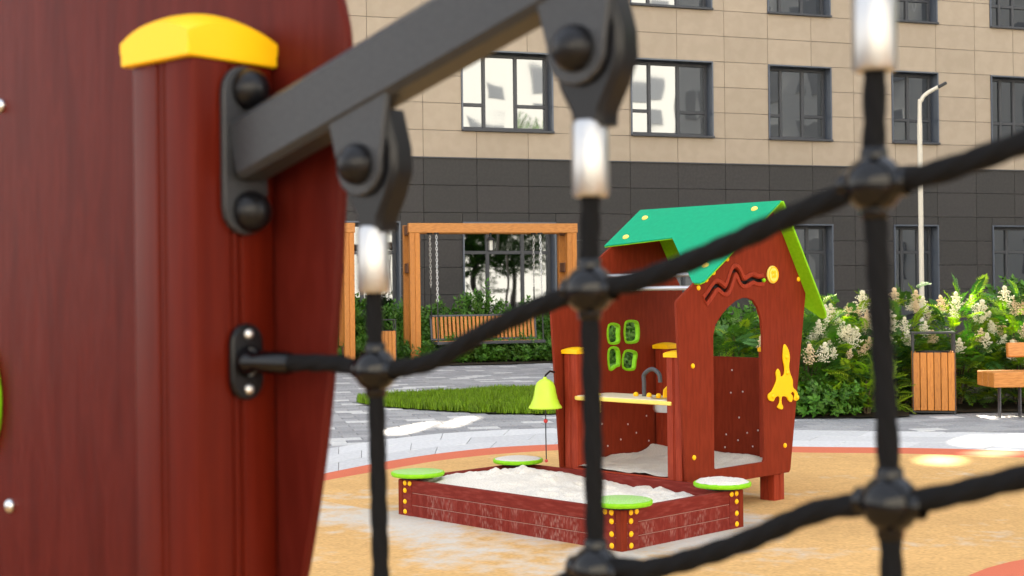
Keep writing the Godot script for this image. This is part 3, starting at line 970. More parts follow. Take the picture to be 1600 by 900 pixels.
# ---------------------------------------------------------------- playhouse
func make_playhouse() -> void:
	bolt_mesh = dome(0.0145, 0.009, 12, 0.002)
	screw_mesh = dome(0.006, 0.004, 8, 0.001)
	var at := Vector3(1.565, 0, -8.13)
	var turn := deg_to_rad(44.0)
	var h := thing("playhouse", "red wooden playhouse with a green and lime gable roof beside the sandbox", "playhouse", at, turn)
	# posts with caps
	for q in [[-0.795, -0.885], [0.045, -0.885], [-0.81, -0.085], [0.030, -0.072]]:
		var p := part(h, "post", post_mesh(0.105, 0.885), M.red_post, Vector3(q[0], 0.0, q[1]))
		if q[1] < -0.08: part(p, "cap", cap_mesh(0.128, 0.022, 0.018), M.yellow, Vector3(0, 0.885, 0))
		else: part(p, "cap", cap_mesh(0.110, 0.022, 0.018), M.yellow, Vector3(0, 0.885, 0))
	# front gable with arched doorway, routed snake slot
	var outline := PackedVector2Array([Vector2(-0.851, 0.165), Vector2(0.105, 0.165), Vector2(0.118, 0.18), Vector2(0.299, 1.235), Vector2(0.293, 1.262), Vector2(-0.048, 1.742), Vector2(-0.927, 1.200), Vector2(-0.936, 1.18), Vector2(-0.862, 0.18)])
	var door := PackedVector2Array([Vector2(-0.605, 0.25), Vector2(-0.15, 0.25), Vector2(-0.142, 0.26), Vector2(-0.145, 1.0), Vector2(-0.160, 1.09), Vector2(-0.19, 1.15), Vector2(-0.23, 1.19), Vector2(-0.28, 1.207), Vector2(-0.34, 1.207), Vector2(-0.40, 1.192), Vector2(-0.47, 1.158), Vector2(-0.532, 1.115), Vector2(-0.59, 1.06), Vector2(-0.612, 1.0), Vector2(-0.615, 0.26)])
	var worm := curve2([Vector2(-0.690, 1.190), Vector2(-0.642, 1.226), Vector2(-0.580, 1.284), Vector2(-0.531, 1.262), Vector2(-0.492, 1.246), Vector2(-0.455, 1.294), Vector2(-0.415, 1.366), Vector2(-0.375, 1.352), Vector2(-0.344, 1.302), Vector2(-0.305, 1.293), Vector2(-0.241, 1.320), Vector2(-0.195, 1.305), Vector2(-0.130, 1.309)], 4)
	for pass_no in 3:        # round the bends
		var soft := PackedVector2Array([worm[0]])
		for k in range(1, worm.size() - 1): soft.append((worm[k - 1] + worm[k] * 2.0 + worm[k + 1]) / 4.0)
		soft.append(worm[worm.size() - 1])
		worm = soft
	var slot := ribbon(worm, 0.011)
	var front := part(h, "front_panel", plate(outline, 0.018, 0.002, [door, slot]), M.red_panel)
	part(front, "routed_band", plate(ribbon(worm, 0.038), 0.006, 0.004, [ribbon(worm, 0.0125)]), M.red_post, Vector3(0, 0.004, 0.006))
	part(front, "slot_backing", plate(ribbon(worm, 0.03), 0.006, 0.001), M.black_plastic, Vector3(0, 0, -0.0185))
	part(front, "slider_ball", ball(0.012), M.lime, Vector3(-0.135, 1.309, 0.004))
	for q in [[-0.801, 0.838], [-0.799, 0.334], [0.061, 0.328], [0.219, 1.315], [-0.743, 1.268], [-0.672, 1.312], [-0.606, 1.352], [-0.48, 1.43], [0.075, 0.838]]:
		part(front, "bolt_cap", bolt_mesh, M.yellow, Vector3(q[0], q[1], 0.002), TO_FRONT)
	# coin-shaped knob with a ring and a mark
	var coin := part(front, "coin_knob", plate(circle2(0.052, 28), 0.016, 0.004), M.counter_yellow, Vector3(-0.056, 1.342, 0.0175))
	part(coin, "ring", plate(circle2(0.048, 28), 0.003, 0.001, [circle2(0.041, 28)]), M.yellow, Vector3(0, 0, 0.003))
	for q in [[-0.012, 0.012, 0.012], [0.012, 0.014, 0.010], [-0.010, -0.012, 0.009], [0.012, -0.008, 0.012]]:
		part(coin, "mark", plate(circle2(q[2], 12), 0.003, 0.001), M.yellow, Vector3(q[0], q[1], 0.003))
	# yellow splash-shaped figure screwed on
	var splat := [Vector2(0.062, 0.929), Vector2(0.096, 0.895), Vector2(0.110, 0.847), Vector2(0.100, 0.80), Vector2(0.110, 0.758), Vector2(0.136, 0.714), Vector2(0.140, 0.67), Vector2(0.172, 0.647), Vector2(0.196, 0.609), Vector2(0.180, 0.587), Vector2(0.147, 0.595), Vector2(0.156, 0.624), Vector2(0.138, 0.643), Vector2(0.118, 0.633), Vector2(0.137, 0.614), Vector2(0.121, 0.582), Vector2(0.091, 0.593), Vector2(0.071, 0.615), Vector2(0.025, 0.62), Vector2(0.02, 0.585), Vector2(0.034, 0.561), Vector2(0.024, 0.544), Vector2(-0.021, 0.559), Vector2(0.0, 0.587), Vector2(-0.002, 0.622), Vector2(-0.04, 0.620), Vector2(-0.06, 0.599), Vector2(-0.105, 0.608), Vector2(-0.111, 0.64), Vector2(-0.079, 0.656), Vector2(-0.049, 0.689), Vector2(-0.028, 0.723), Vector2(-0.032, 0.765), Vector2(-0.012, 0.787), Vector2(0.008, 0.768), Vector2(0.017, 0.738), Vector2(0.052, 0.754), Vector2(0.054, 0.796), Vector2(0.040, 0.844), Vector2(0.046, 0.908)]
	var fig := part(front, "splash_figure", plate(curve2(splat, 3, true), 0.010, 0.0025), M.yellow, Vector3(0, 0, 0.012))
	for q in [[0.075, 0.85], [0.079, 0.76], [-0.07, 0.63], [0.178, 0.606]]: part(fig, "screw_head", bolt_mesh, M.yellow, Vector3(q[0], q[1], 0.001), TO_FRONT)
	# rear gable with four small windows edged in lime
	var blobs := [
		[Vector2(-0.430, 1.045), Vector2(-0.336, 1.043), Vector2(-0.332, 0.99), Vector2(-0.338, 0.935), Vector2(-0.430, 0.938)],
		[Vector2(-0.282, 1.02), Vector2(-0.262, 1.064), Vector2(-0.170, 1.063), Vector2(-0.146, 1.03), Vector2(-0.146, 0.96), Vector2(-0.175, 0.932), Vector2(-0.262, 0.932), Vector2(-0.282, 0.97)],
		[Vector2(-0.431, 0.893), Vector2(-0.343, 0.896), Vector2(-0.331, 0.80), Vector2(-0.36, 0.788), Vector2(-0.427, 0.772)],
		[Vector2(-0.283, 0.877), Vector2(-0.174, 0.867), Vector2(-0.178, 0.81), Vector2(-0.198, 0.761), Vector2(-0.30, 0.776)]]
	var holes := []
	for b in blobs: holes.append(curve2(b, 4, true))
	var back := part(h, "rear_panel", plate(outline, 0.018, 0.002, holes), M.red_panel, Vector3(0, 0, -0.952))
	for hl in holes:
		var big := inset(ccw(hl), -0.006)
		var small := inset(ccw(hl), 0.010)
		part(back, "window_ring", plate(big, 0.028, 0.002, [small]), M.lime, Vector3(0, 0, 0.005))
	for q in [[-0.328, 0.33], [-0.18, 0.36], [-0.45, 0.30], [-0.06, 0.30], [-0.26, 0.42], [-0.5, 0.44], [-0.36, 1.28], [-0.08, 0.46], [-0.62, 0.36]]:
		part(back, "screw", screw_mesh, M.zinc, Vector3(q[0], q[1], 0.001), TO_FRONT)
	# low side wall, floor
	var sw := part(h, "side_panel", plate(PackedVector2Array([Vector2(-0.925, 0.17), Vector2(-0.028, 0.17), Vector2(-0.028, 0.842), Vector2(-0.925, 0.842)]), 0.018, 0.002), M.red_panel, Vector3(0.118, 0, 0), Vector3(0, -PI / 2, 0))
	sw.transform = Transform3D(Basis(Vector3(0, 0, 1), Vector3.UP, Vector3(-1, 0, 0)), Vector3(0.100, 0, 0))
	for q in [[-0.42, 0.62], [-0.33, 0.63], [-0.22, 0.40], [-0.46, 0.36], [-0.36, 0.47], [-0.26, 0.30], [-0.47, 0.28], [-0.2, 0.55], [-0.30, 0.38], [-0.41, 0.76], [-0.37, 0.33]]:
		part(sw, "screw", screw_mesh, M.zinc, Vector3(q[0], q[1], 0.001), TO_FRONT)
	part(h, "floor_board", box(Vector3(0.93, 0.03, 0.93), 0.003), M.red_panel, Vector3(-0.385, 0.195, -0.485))
	part(h, "floor_edge", box(Vector3(0.02, 0.09, 0.74), 0.003), M.red_post, Vector3(-0.855, 0.17, -0.485))
	# roof
	var left := PackedVector2Array([Vector2(-0.065, -0.012), Vector2(1.02, -0.012), Vector2(1.0, 0.43), Vector2(0.50, 0.366), Vector2(0.02, 0.862), Vector2(-0.005, 0.878), Vector2(-0.045, 0.878), Vector2(-0.063, 0.86)])
	var ld := Vector3(-0.842, -0.539, 0)
	var lt := Transform3D(Basis(Vector3(0, 0, -1), ld, Vector3(-0.539, 0.842, 0)), Vector3(-0.048, 1.770, 0))
	var roof := part(h, "roof_sheet", plate(left, 0.008, 0.0015), M.roof_teal)
	roof.transform = lt
	part(roof, "underside", plate(inset(ccw(left), 0.0006), 0.006, 0.001), M.lime, Vector3(0, 0, -0.0082))
	for q in [[0.895, 0.106], [0.886, 0.338], [0.072, 0.077], [0.03, 0.70]]:
		part(roof, "bolt_cap", dome(0.021, 0.014, 14, 0.002), M.counter_yellow, Vector3(q[0], q[1], 0.002), TO_FRONT)
	var right := PackedVector2Array([Vector2(-1.02, 0.0), Vector2(0.085, 0.0), Vector2(0.088, 0.78), Vector2(0.078, 0.818), Vector2(0.060, 0.826), Vector2(0.040, 0.820), Vector2(-0.46, 0.34), Vector2(-0.98, 0.40), Vector2(-1.02, 0.37)])
	var r2 := part(h, "roof_sheet", plate(right, 0.015, 0.0015), M.lime)
	r2.transform = Transform3D(Basis(Vector3(0, 0, 1), Vector3(0.545, -0.839, 0), Vector3(0.839, 0.545, 0)), Vector3(-0.040, 1.772, 0))
	for q in [[-0.1, 0.1], [-0.05, 0.5], [-0.9, 0.1], [-0.9, 0.32]]:
		part(r2, "bolt_cap", bolt_mesh, M.counter_yellow, Vector3(q[0], q[1], 0.002), TO_FRONT)
	# steel tie tubes under the open eave
	part(h, "tie_tube", tube([Vector3(-0.74, 1.268, -0.012), Vector3(-0.74, 1.268, -0.955)], 0.0135, 12), M.tube_grey)
	part(h, "tie_tube", tube([Vector3(-0.60, 1.345, -0.012), Vector3(-0.60, 1.345, -0.955)], 0.0135, 12), M.tube_grey)
	# play counter with sink and tap
	var top := PackedVector2Array([Vector2(-0.87, 0.10), Vector2(-0.87, 0.62), Vector2(-0.90, 0.70), Vector2(-0.90, 0.79), Vector2(-0.88, 0.82), Vector2(-0.60, 0.835), Vector2(-0.56, 0.80), Vector2(-0.56, 0.10)])
	var ct := node_in(h, "counter")
	part(ct, "worktop", up_plate(top, 0.022, 0.004), M.counter_yellow, Vector3(0, 0.640, 0))
	part(ct, "worktop_face", up_plate(inset(ccw(top), 0.014), 0.004, 0.001, [circle2(0.085, 28, Vector2(-0.70, 0.26))]), M.counter_top, Vector3(0, 0.6435, 0))
	var bowl := lathe([Vector2(0.098, 0.006), Vector2(0.092, 0.006), Vector2(0.088, 0.0), Vector2(0.086, -0.06), Vector2(0.078, -0.075), Vector2(0.0, -0.078)], 28)
	part(ct, "sink_bowl", bowl, M.steel, Vector3(-0.70, 0.641, -0.26))
	var tap := curve3([Vector3(0, 0, 0), Vector3(0, 0.08, 0), Vector3(0, 0.125, 0.0), Vector3(0.005, 0.155, 0.035), Vector3(0.008, 0.158, 0.07), Vector3(0.012, 0.13, 0.105), Vector3(0.012, 0.085, 0.112)], 6)
	var ts := mb()
	tube_into(ts, tap, 0.0125, 12)
	part(ct, "tap", done(ts), M.tap_grey, Vector3(-0.68, 0.642, -0.455))
	for z in [-0.50, -0.40, -0.33]: part(ct, "tap_knob", ball(0.016), M.yellow, Vector3(-0.70, 0.652, z))
	var hob := PackedVector2Array([Vector2(-0.07, 0), Vector2(0.07, 0), Vector2(0.072, 0.03), Vector2(0.05, 0.062), Vector2(0.0, 0.078), Vector2(-0.04, 0.07), Vector2(-0.066, 0.045)])
	var hb := part(ct, "arched_handle", plate(hob, 0.016, 0.003), M.yellow, Vector3(-0.66, 0.645, -0.24), Vector3(0, -0.7, 0))
	for s in [-0.792, -0.15]: part(ct, "bracket", box(Vector3(0.03, 0.115, 0.075), 0.004), M.counter_yellow, Vector3(-0.80, 0.60, s + 0.06))
	part(h, "bell_hook", tube([Vector3(-0.90, 0.775, -0.961), Vector3(-0.95, 0.785, -0.955), Vector3(-1.000, 0.764, -0.94), Vector3(-1.006, 0.75, -0.94)], 0.006, 8), M.black_plastic)
	# loose sand trodden onto the floor
	var fn := FastNoiseLite.new()
	fn.seed = 21; fn.frequency = 6.0; fn.fractal_octaves = 4
	var drift := func(x: float, z: float) -> float:
		var hx := x - 0.845
		return 0.222 + 0.012 * fn.get_noise_2d(x, z) + 0.05 * exp(-pow((hx + 0.02) / 0.10, 2.0)) * (0.8 + 0.5 * fn.get_noise_2d(x * 0.6, z * 0.6)) + 0.02 * exp(-pow((z + 0.93) / 0.1, 2.0))
	var so := thing("sand_drift", "thin pale sand drift covering the floor of the red playhouse", "sand", at, turn)
	so.set_meta("kind", "stuff")
	part(so, "sand_surface", heap(0.935, 0.915, drift, 44, 44), M.sand, Vector3(-0.845, 0, -0.022))
	# lime bell with its pull cord
	var bell := thing("play_bell", "lime green plastic bell with a cord hanging from the playhouse", "bell", at + Basis(Vector3.UP, turn) * Vector3(-1.006, 0.57, -0.94), turn)
	part(bell, "bell_cup", lathe([Vector2(0.086, 0.006), Vector2(0.098, 0.0), Vector2(0.100, 0.006), Vector2(0.088, 0.022), Vector2(0.074, 0.055), Vector2(0.066, 0.09), Vector2(0.060, 0.125), Vector2(0.048, 0.152), Vector2(0.028, 0.168), Vector2(0.012, 0.173), Vector2(0.010, 0.184), Vector2(0.0, 0.186)], 28), M.bell_lime)
	part(bell, "cord", tube([Vector3(0, 0.17, 0), Vector3(0.002, 0.0, 0), Vector3(0.0, -0.16, 0.002), Vector3(0.004, -0.31, 0)], 0.0035, 6), M.iron)
	part(bell, "bead", ball(0.013), M.bead_red, Vector3(0.002, -0.075, 0))
	part(bell, "bead", ball(0.010), M.bead_red, Vector3(0.004, -0.31, 0))

func ball(r: float, segs := 14) -> ArrayMesh:
	var prof := []
	var n := 10 if segs < 20 else 22
	for i in n + 1:
		var a := -PI / 2 + PI * i / n
		prof.append(Vector2(r * cos(a) if i > 0 and i < n else 0.0, r * sin(a)))
	return lathe(prof, segs)

func up_plate(poly: PackedVector2Array, t: float, c := 0.0015, holes := []) -> ArrayMesh:    # polygon in (x, -z), top face at y = 0
	var st := mb()
	plate_into(st, poly, holes, t, c, upward())
	return done(st)

func ribbon(line: PackedVector2Array, half: float) -> PackedVector2Array:     # band round a line, with round ends
	var got := Geometry2D.offset_polyline(line, half, Geometry2D.JOIN_ROUND, Geometry2D.END_ROUND)
	var p: PackedVector2Array = got[0]
	var out := PackedVector2Array()
	for q in p:
		if out.size() == 0 or out[out.size() - 1].distance_to(q) > half * 0.22: out.append(q)
	return out

# ---------------------------------------------------------------- sandbox
func make_sandbox() -> void:
	var at := Vector3(0.513, 0, -6.589)
	var turn := deg_to_rad(44.0)
	var s := thing("sandbox", "dark red plank sandbox with round lime corner seats and yellow bolts", "sandbox", at, turn)
	var W := 0.963
	var L := 1.682
	var hs := [[0.0, 0.066], [0.069, 0.134], [0.137, 0.207]]
	var t := 0.03
	for k in 3:
		var y: float = (hs[k][0] + hs[k][1]) / 2
		var hh: float = hs[k][1] - hs[k][0]
		var m: Material = M.box_board if k == 2 else M.box_board_dusty
		for z in [-t / 2, -L + t / 2]: part(s, "plank", box(Vector3(W - 0.075, hh, t), 0.003), m, Vector3(W / 2, y, z))
		var side := box(Vector3(L - 0.075, hh, t), 0.003)
		for x in [t / 2, W - t / 2]: part(s, "plank", side, m, Vector3(x, y, -L / 2), Vector3(0, PI / 2, 0))
	for y in [0.0675, 0.1355]:
		for z in [-t / 2, -L + t / 2]: part(s, "sand_seam", box(Vector3(W - 0.08, 0.0024, t - 0.004), 0.0003), M.sand_seam, Vector3(W / 2, y, z))
		for x in [t / 2, W - t / 2]: part(s, "sand_seam", box(Vector3(t - 0.004, 0.0024, L - 0.08), 0.0003), M.sand_seam, Vector3(x, y, -L / 2))
	for cx in [0, 1]:
		for cz in [0, 1]:
			var c := Vector3(W * cx, 0, -L * cz)
			var ix: float = 1.0 - 2.0 * cx
			var iz: float = -(1.0 - 2.0 * cz)
			var p := part(s, "corner_post", box(Vector3(0.044, 0.205, 0.044), 0.006), M.red_panel, c + Vector3(ix * 0.019, 0.1025, iz * 0.019))
			part(s, "corner_plate", box(Vector3(0.075, 0.204, 0.006), 0.002), M.box_board, c + Vector3(ix * 0.081, 0.102, iz * (-0.001)))
			part(s, "corner_plate", box(Vector3(0.006, 0.204, 0.075), 0.002), M.box_board, c + Vector3(ix * (-0.001), 0.102, iz * 0.081))
			for q in [[0.062, 0.188], [0.062, 0.146], [0.062, 0.084], [0.062, 0.028], [0.104, 0.188]]:
				part(s, "bolt_cap", bolt_mesh, M.yellow, c + Vector3(ix * q[0], q[1], -iz * 0.0035), Vector3(PI / 2 if cz == 0 else -PI / 2, 0, 0))
				part(s, "bolt_cap", bolt_mesh, M.yellow, c + Vector3(-ix * 0.0035, q[1], iz * q[0]), Vector3(0, 0, PI / 2 if cx == 0 else -PI / 2))
			# round seat
			var sc := c + Vector3(ix * (0.055 if cz == 0 and cx == 0 else 0.085), 0.226, iz * (0.05 if cx == 0 and cz == 0 else 0.07))
			var seat := node_in(s, "seat", sc)
			part(seat, "disc", lathe([Vector2(0.0, -0.004), Vector2(0.146, -0.004), Vector2(0.151, 0.001), Vector2(0.152, 0.014), Vector2(0.148, 0.019), Vector2(0.0, 0.0192)], 40), M.lime)
			part(seat, "support", lathe([Vector2(0.09, -0.019), Vector2(0.09, -0.0042), Vector2(0.0, -0.0042)], 16), M.black_plastic)
			if cz == 1 and cx == 0: part(seat, "dusty_top", lathe([Vector2(0.143, 0.0195), Vector2(0.141, 0.0205), Vector2(0.0, 0.0208)], 40), M.lime_dusty)
			elif cz == 0 and cx == 0: part(seat, "dusty_top", lathe([Vector2(0.143, 0.0195), Vector2(0.141, 0.0205), Vector2(0.0, 0.0208)], 40), M.lime_dusty)
			else:
				var nz := FastNoiseLite.new()
				nz.seed = 3 + cz; nz.frequency = 12.0
				var amp := 0.018 if cx == 1 and cz == 0 else 0.006
				var pile := func(x: float, z: float) -> float:
					var d := Vector2(x - 0.15, z + 0.15).length()
					var edge := 1.0 - smoothstep(0.105, 0.143, d + 0.02 * nz.get_noise_2d(x, z))
					return 0.018 + edge * (0.006 + amp * (0.5 + 0.5 * nz.get_noise_2d(x * 1.4, z * 1.4)))
				part(seat, "sand_top", heap_round(0.143, pile), M.sand)
	part(s, "bolt_cap", dome(0.02, 0.015, 12, 0.002), M.counter_yellow, Vector3(W - t - 0.001, 0.178, -L + 0.62), Vector3(0, 0, PI / 2))
	var fn := FastNoiseLite.new()
	fn.seed = 2; fn.frequency = 3.2; fn.fractal_octaves = 5
	var prints := []
	for k in 46: prints.append([Vector2(rng.randf_range(0.05, W), rng.randf_range(-L, 0)), rng.randf_range(0.03, 0.07), rng.randf_range(0.008, 0.024)])
	var f := func(x: float, z: float) -> float:
		var y := 0.150 + 0.020 * fn.get_noise_2d(x, z) + 0.085 * exp(-(pow((x - 0.52) / 0.36, 2.0) + pow((z + 1.22) / 0.38, 2.0))) + 0.025 * exp(-pow((x - 0.25) / 0.3, 2.0))
		for q in prints:
			var d: float = Vector2(x, z).distance_to(q[0]) / q[1]
			if d < 2.0: y += q[2] * (0.55 * exp(-pow(d - 1.2, 2.0) * 6.0) - exp(-d * d * 2.0))
		return y + 0.0025 * fn.get_noise_2d(x * 9.0, z * 9.0)
	var so := thing("sand_fill", "heaped pale sand filling the dark red sandbox", "sand", at, turn)
	so.set_meta("kind", "stuff")
	part(so, "sand_surface", heap(W - 2 * t - 0.002, L - 2 * t - 0.002, func(x, z): return f.call(x + t, z - t), 84, 146), M.sand, Vector3(t + 0.001, 0, -t - 0.001))

func heap_round(r: float, f: Callable) -> ArrayMesh:
	var st := mb()
	var rings := 8
	var segs := 28
	var P := func(i: int, k: int) -> Vector3:
		var rr := r * i / rings
		var a := TAU * k / segs
		var x := rr * cos(a)
		var z := rr * sin(a)
		return Vector3(x, f.call(x + 0.15, z - 0.15), z)
	var nn := func(i: int, k: int) -> Vector3:
		if i == 0: return Vector3.UP
		var a: Vector3 = P.call(mini(i + 1, rings), k) - P.call(i - 1, k)
		var b: Vector3 = P.call(i, k + 1) - P.call(i, k - 1)
		var n := a.cross(b).normalized()
		return n if n.y > 0 else -n
	for i in rings:
		for k in segs:
			quad(st, P.call(i, k), P.call(i + 1, k), P.call(i + 1, k + 1), P.call(i, k + 1), nn.call(i, k), nn.call(i + 1, k), nn.call(i + 1, k + 1), nn.call(i, k + 1))
	return done(st)

# ---------------------------------------------------------------- climbing tower close to the camera
const TOWER := Vector3(-0.320, 0, -1.434)
const TOWER_TURN := deg_to_rad(50.0)

func make_tower() -> void:
	var t := thing("climbing_tower", "dark red panel and yellow capped post of a climbing tower", "play tower", TOWER, TOWER_TURN)
	var p := part(t, "post", post_mesh(0.105, 1.488), M.tower_post)
	part(p, "cap", cap_mesh(0.114, 0.024, 0.030), M.yellow, Vector3(-0.004, 1.488, 0.0))
	var edge := [Vector2(-0.16, 0.30), Vector2(-0.07, 0.55), Vector2(0.0, 0.74), Vector2(0.055, 0.87), Vector2(0.0892, 0.969), Vector2(0.1185, 1.096), Vector2(0.1375, 1.224), Vector2(0.1493, 1.35), Vector2(0.1567, 1.458), Vector2(0.1600, 1.503), Vector2(0.1525, 1.541), Vector2(0.130, 1.60), Vector2(0.09, 1.67), Vector2(0.02, 1.75), Vector2(-0.12, 1.84), Vector2(-0.4, 1.92), Vector2(-0.8, 1.92), Vector2(-1.1, 1.85), Vector2(-1.28, 1.70)]
	var poly := curve2(edge, 4)
	poly.append_array(PackedVector2Array([Vector2(-1.34, 1.4), Vector2(-1.34, 0.30)]))
	var pn := part(t, "side_panel", plate(poly, 0.012, 0.0025), M.tower_panel)
	pn.transform = Transform3D(Basis(Vector3(0, 0, 1), Vector3.UP, Vector3(-1, 0, 0)), Vector3(0.0535, 0, 0))
	for q in [[-0.492, 1.501], [-0.478, 0.982]]:
		part(pn, "bolt", dome(0.0095, 0.007, 12, 0.002), M.steel, Vector3(q[0], q[1], 0.001), TO_FRONT)
	part(pn, "lime_shape", plate(circle2(0.075, 28, Vector2.ZERO, 0.6, 1.0), 0.010, 0.003), M.lime, Vector3(-0.538, 1.115, 0.010))
	var p2 := part(t, "post", post_mesh(0.105, 1.488), M.tower_post, Vector3(-0.001, 0, -1.15))
	part(p2, "cap", cap_mesh(0.114, 0.024, 0.030), M.yellow, Vector3(-0.004, 1.488, 0))

# a point of the photograph on the upright plane of the net, in the tower's axes
func on_net(px: float, py: float, x := 0.0065) -> Vector3:
	var a := ray(px, py)
	var inv := Transform3D(Basis(Vector3.UP, TOWER_TURN), TOWER).affine_inverse()
	var e := inv * Vector3(0, EYE, 0)
	var v := inv.basis * Vector3(a.x, a.y, -1.0)
	return e + v * ((x - e.x) / v.x)

func make_net() -> void:
	var n := thing("climbing_net", "black rope climbing net hung from a grey steel rail", "climbing net", TOWER, TOWER_TURN)
	var X := 0.0065
	var slope := 0.30
	var phi := atan(slope)
	var z0 := 0.062
	var rail_y := func(z: float) -> float: return 1.396 + slope * (z - 0.06)
	# wall plate with dome nuts
	var pl := part(n, "wall_plate", plate(pill(0.056, 0.172), 0.008, 0.0015), M.rail_grey, Vector3(X, 1.398, z0))
	for y in [0.062, -0.062]: part(pl, "dome_nut", dome(0.0215, 0.021, 20, 0.003), M.black_plastic, Vector3(0.004, y, 0.001), TO_FRONT)
	var length := 1.30 / cos(phi)
	var rail := part(n, "rail", box(Vector3(0.040, 0.062, length), 0.006), M.rail_grey, Vector3(X, rail_y.call(z0 - 0.004 + 0.65), z0 - 0.004 + 0.65), Vector3(-phi, 0, 0))
	# far post that carries the other end of the rail
	var fp := part(n, "end_post", post_mesh(0.105, 1.95), M.tower_post, Vector3(X, 0, z0 + 1.345))
	# hangers
	var zs := [0.242, 0.495, 0.743, 0.995]
	var lugmesh := mb()
	var lug := PackedVector2Array([Vector2(-0.040, -0.026 - 0.012), Vector2(0.040, -0.026 + 0.012)])
	for k in 9:
		var a := 0.15 - (PI + 0.3) * k / 8.0
		lug.append(Vector2(0.030 * cos(a), -0.080 + 0.030 * sin(a)))
	var fork := PackedVector2Array([Vector2(-0.024, -0.030), Vector2(0.026, -0.030), Vector2(0.036, -0.066), Vector2(0.037, -0.088), Vector2(0.028, -0.110), Vector2(0.0165, -0.130), Vector2(0.0155, -0.142), Vector2(-0.0155, -0.142), Vector2(-0.0165, -0.130), Vector2(-0.028, -0.110), Vector2(-0.035, -0.088)])
	var plane := Basis(Vector3(0, 0, 1), Vector3.UP, Vector3(-1, 0, 0))
	var tops := []
	for k in 4:
		var y: float = rail_y.call(zs[k])
		var hg := node_in(n, "hanger", Vector3(X, y, zs[k]))
		var l := part(hg, "lug", plate(lug, 0.007, 0.0018), M.rail_grey)
		l.transform = Transform3D(plane, Vector3(-0.0175, 0, 0))
		var fk := part(hg, "clevis", plate(fork, 0.029, 0.005), M.black_plastic)
		fk.transform = Transform3D(plane, Vector3(-0.0102, 0, 0.004))
		part(hg, "dome_nut", dome(0.0195, 0.019, 20, 0.003), M.black_plastic, Vector3(-0.0175, -0.080, 0), Vector3(0, 0, PI / 2))
		part(hg, "ferrule", lathe([Vector2(0.0, 0.031), Vector2(0.0135, 0.031), Vector2(0.0155, 0.028), Vector2(0.0155, -0.028), Vector2(0.0140, -0.031), Vector2(0.0, -0.031)], 12), M.aluminium, Vector3(0, -0.168, 0.002))
		tops.append(Vector3(X, y - 0.195, zs[k] + 0.002))
	# upright ropes
	var ball_at := [
		[on_net(587, 578), on_net(597, 985)],
		[on_net(921, 452), on_net(931, 890)],
		[on_net(1366, 287), on_net(1390, 786)],
		[on_net(1985, 80), on_net(2050, 640)]]
	var steps := 0.0
	for k in 4:
		var b0: Vector3 = ball_at[k][0]
		var b1: Vector3 = ball_at[k][1]
		for j in 3:
			var dn: Vector3 = ball_at[k][ball_at[k].size() - 1]
			ball_at[k].append(dn + Vector3(0, -0.235, (b1.z - b0.z) * 0.3))
		var foot: Vector3 = ball_at[k][4] + Vector3(0, 0, 0.005)
		foot.y = 0.0
		var pts := [tops[k], tops[k].lerp(b0, 0.5), b0, b0.lerp(b1, 0.5), b1, ball_at[k][2], ball_at[k][3], foot]
		var st := mb()
		tube_into(st, curve3(pts, 40), 0.0084, 20, true, 4, 0.030, 0.19)
		part(n, "upright_rope", done(st), M.rope)
		part(n, "ground_socket", lathe([Vector2(0.0, 0.05), Vector2(0.012, 0.05), Vector2(0.016, 0.04), Vector2(0.016, 0.006)], 12), M.aluminium, foot)
		for q in ball_at[k]:
			if q.y > 0.06: crossing(n, q)
	# cross ropes
	var start := Vector3(X, on_net(385, 565).y, z0 + 0.055)
	var first := [start, on_net(520, 568), ball_at[0][0], on_net(672, 566), on_net(750, 523), on_net(835, 482), ball_at[1][0], on_net(1000, 438), on_net(1130, 386), on_net(1250, 332), ball_at[2][0], on_net(1450, 273), on_net(1600, 223), ball_at[3][0], Vector3(X, 1.62, z0 + 1.30)]
	rope_run(n, first)
	var second := [Vector3(X, ball_at[0][1].y - 0.045, z0 + 0.055), ball_at[0][1], on_net(700, 985), on_net(800, 950), ball_at[1][1], on_net(1020, 888), on_net(1150, 851), on_net(1280, 798), ball_at[2][1], on_net(1470, 776), on_net(1600, 745), ball_at[3][1], Vector3(X, 1.36, z0 + 1.30)]
	rope_run(n, second)
	for j in [2, 3]:
		var run := [Vector3(X, ball_at[0][j].y + 0.02, z0 + 0.055)]
		for k in 4:
			run.append(ball_at[k][j])
			if k < 3: run.append(ball_at[k][j].lerp(ball_at[k + 1][j], 0.5) + Vector3(0, -0.02, 0))
		run.append(Vector3(X, 1.36 - 0.235 * (j - 1), z0 + 1.30))
		rope_run(n, run)
	for y in [start.y, ball_at[0][1].y - 0.045, ball_at[0][2].y + 0.02, ball_at[0][3].y + 0.02]:
		var br := node_in(n, "rope_bracket", Vector3(X, y, z0 - 0.008))
		part(br, "base_plate", plate(pill(0.041, 0.078), 0.008, 0.002), M.black_plastic, Vector3(0, 0, 0.008))
		part(br, "socket", lathe([Vector2(0.017, 0.0), Vector2(0.015, 0.010), Vector2(0.0115, 0.018), Vector2(0.0115, 0.060), Vector2(0.0085, 0.066), Vector2(0.0, 0.066)], 16), M.ball_black, Vector3(0, 0, 0.008), TO_FRONT)
		for q in [Vector2(0, 0.028), Vector2(0, -0.028), Vector2(0.016, 0.004)]: part(br, "screw", dome(0.0055, 0.004, 10, 0.001), M.zinc, Vector3(q.x, q.y, 0.0085), TO_FRONT)

func rope_run(n: Node3D, pts: Array) -> void:
	var st := mb()
	tube_into(st, curve3(pts, 26), 0.0088, 20, true, 4, 0.030, 0.19)
	part(n, "cross_rope", done(st), M.rope)

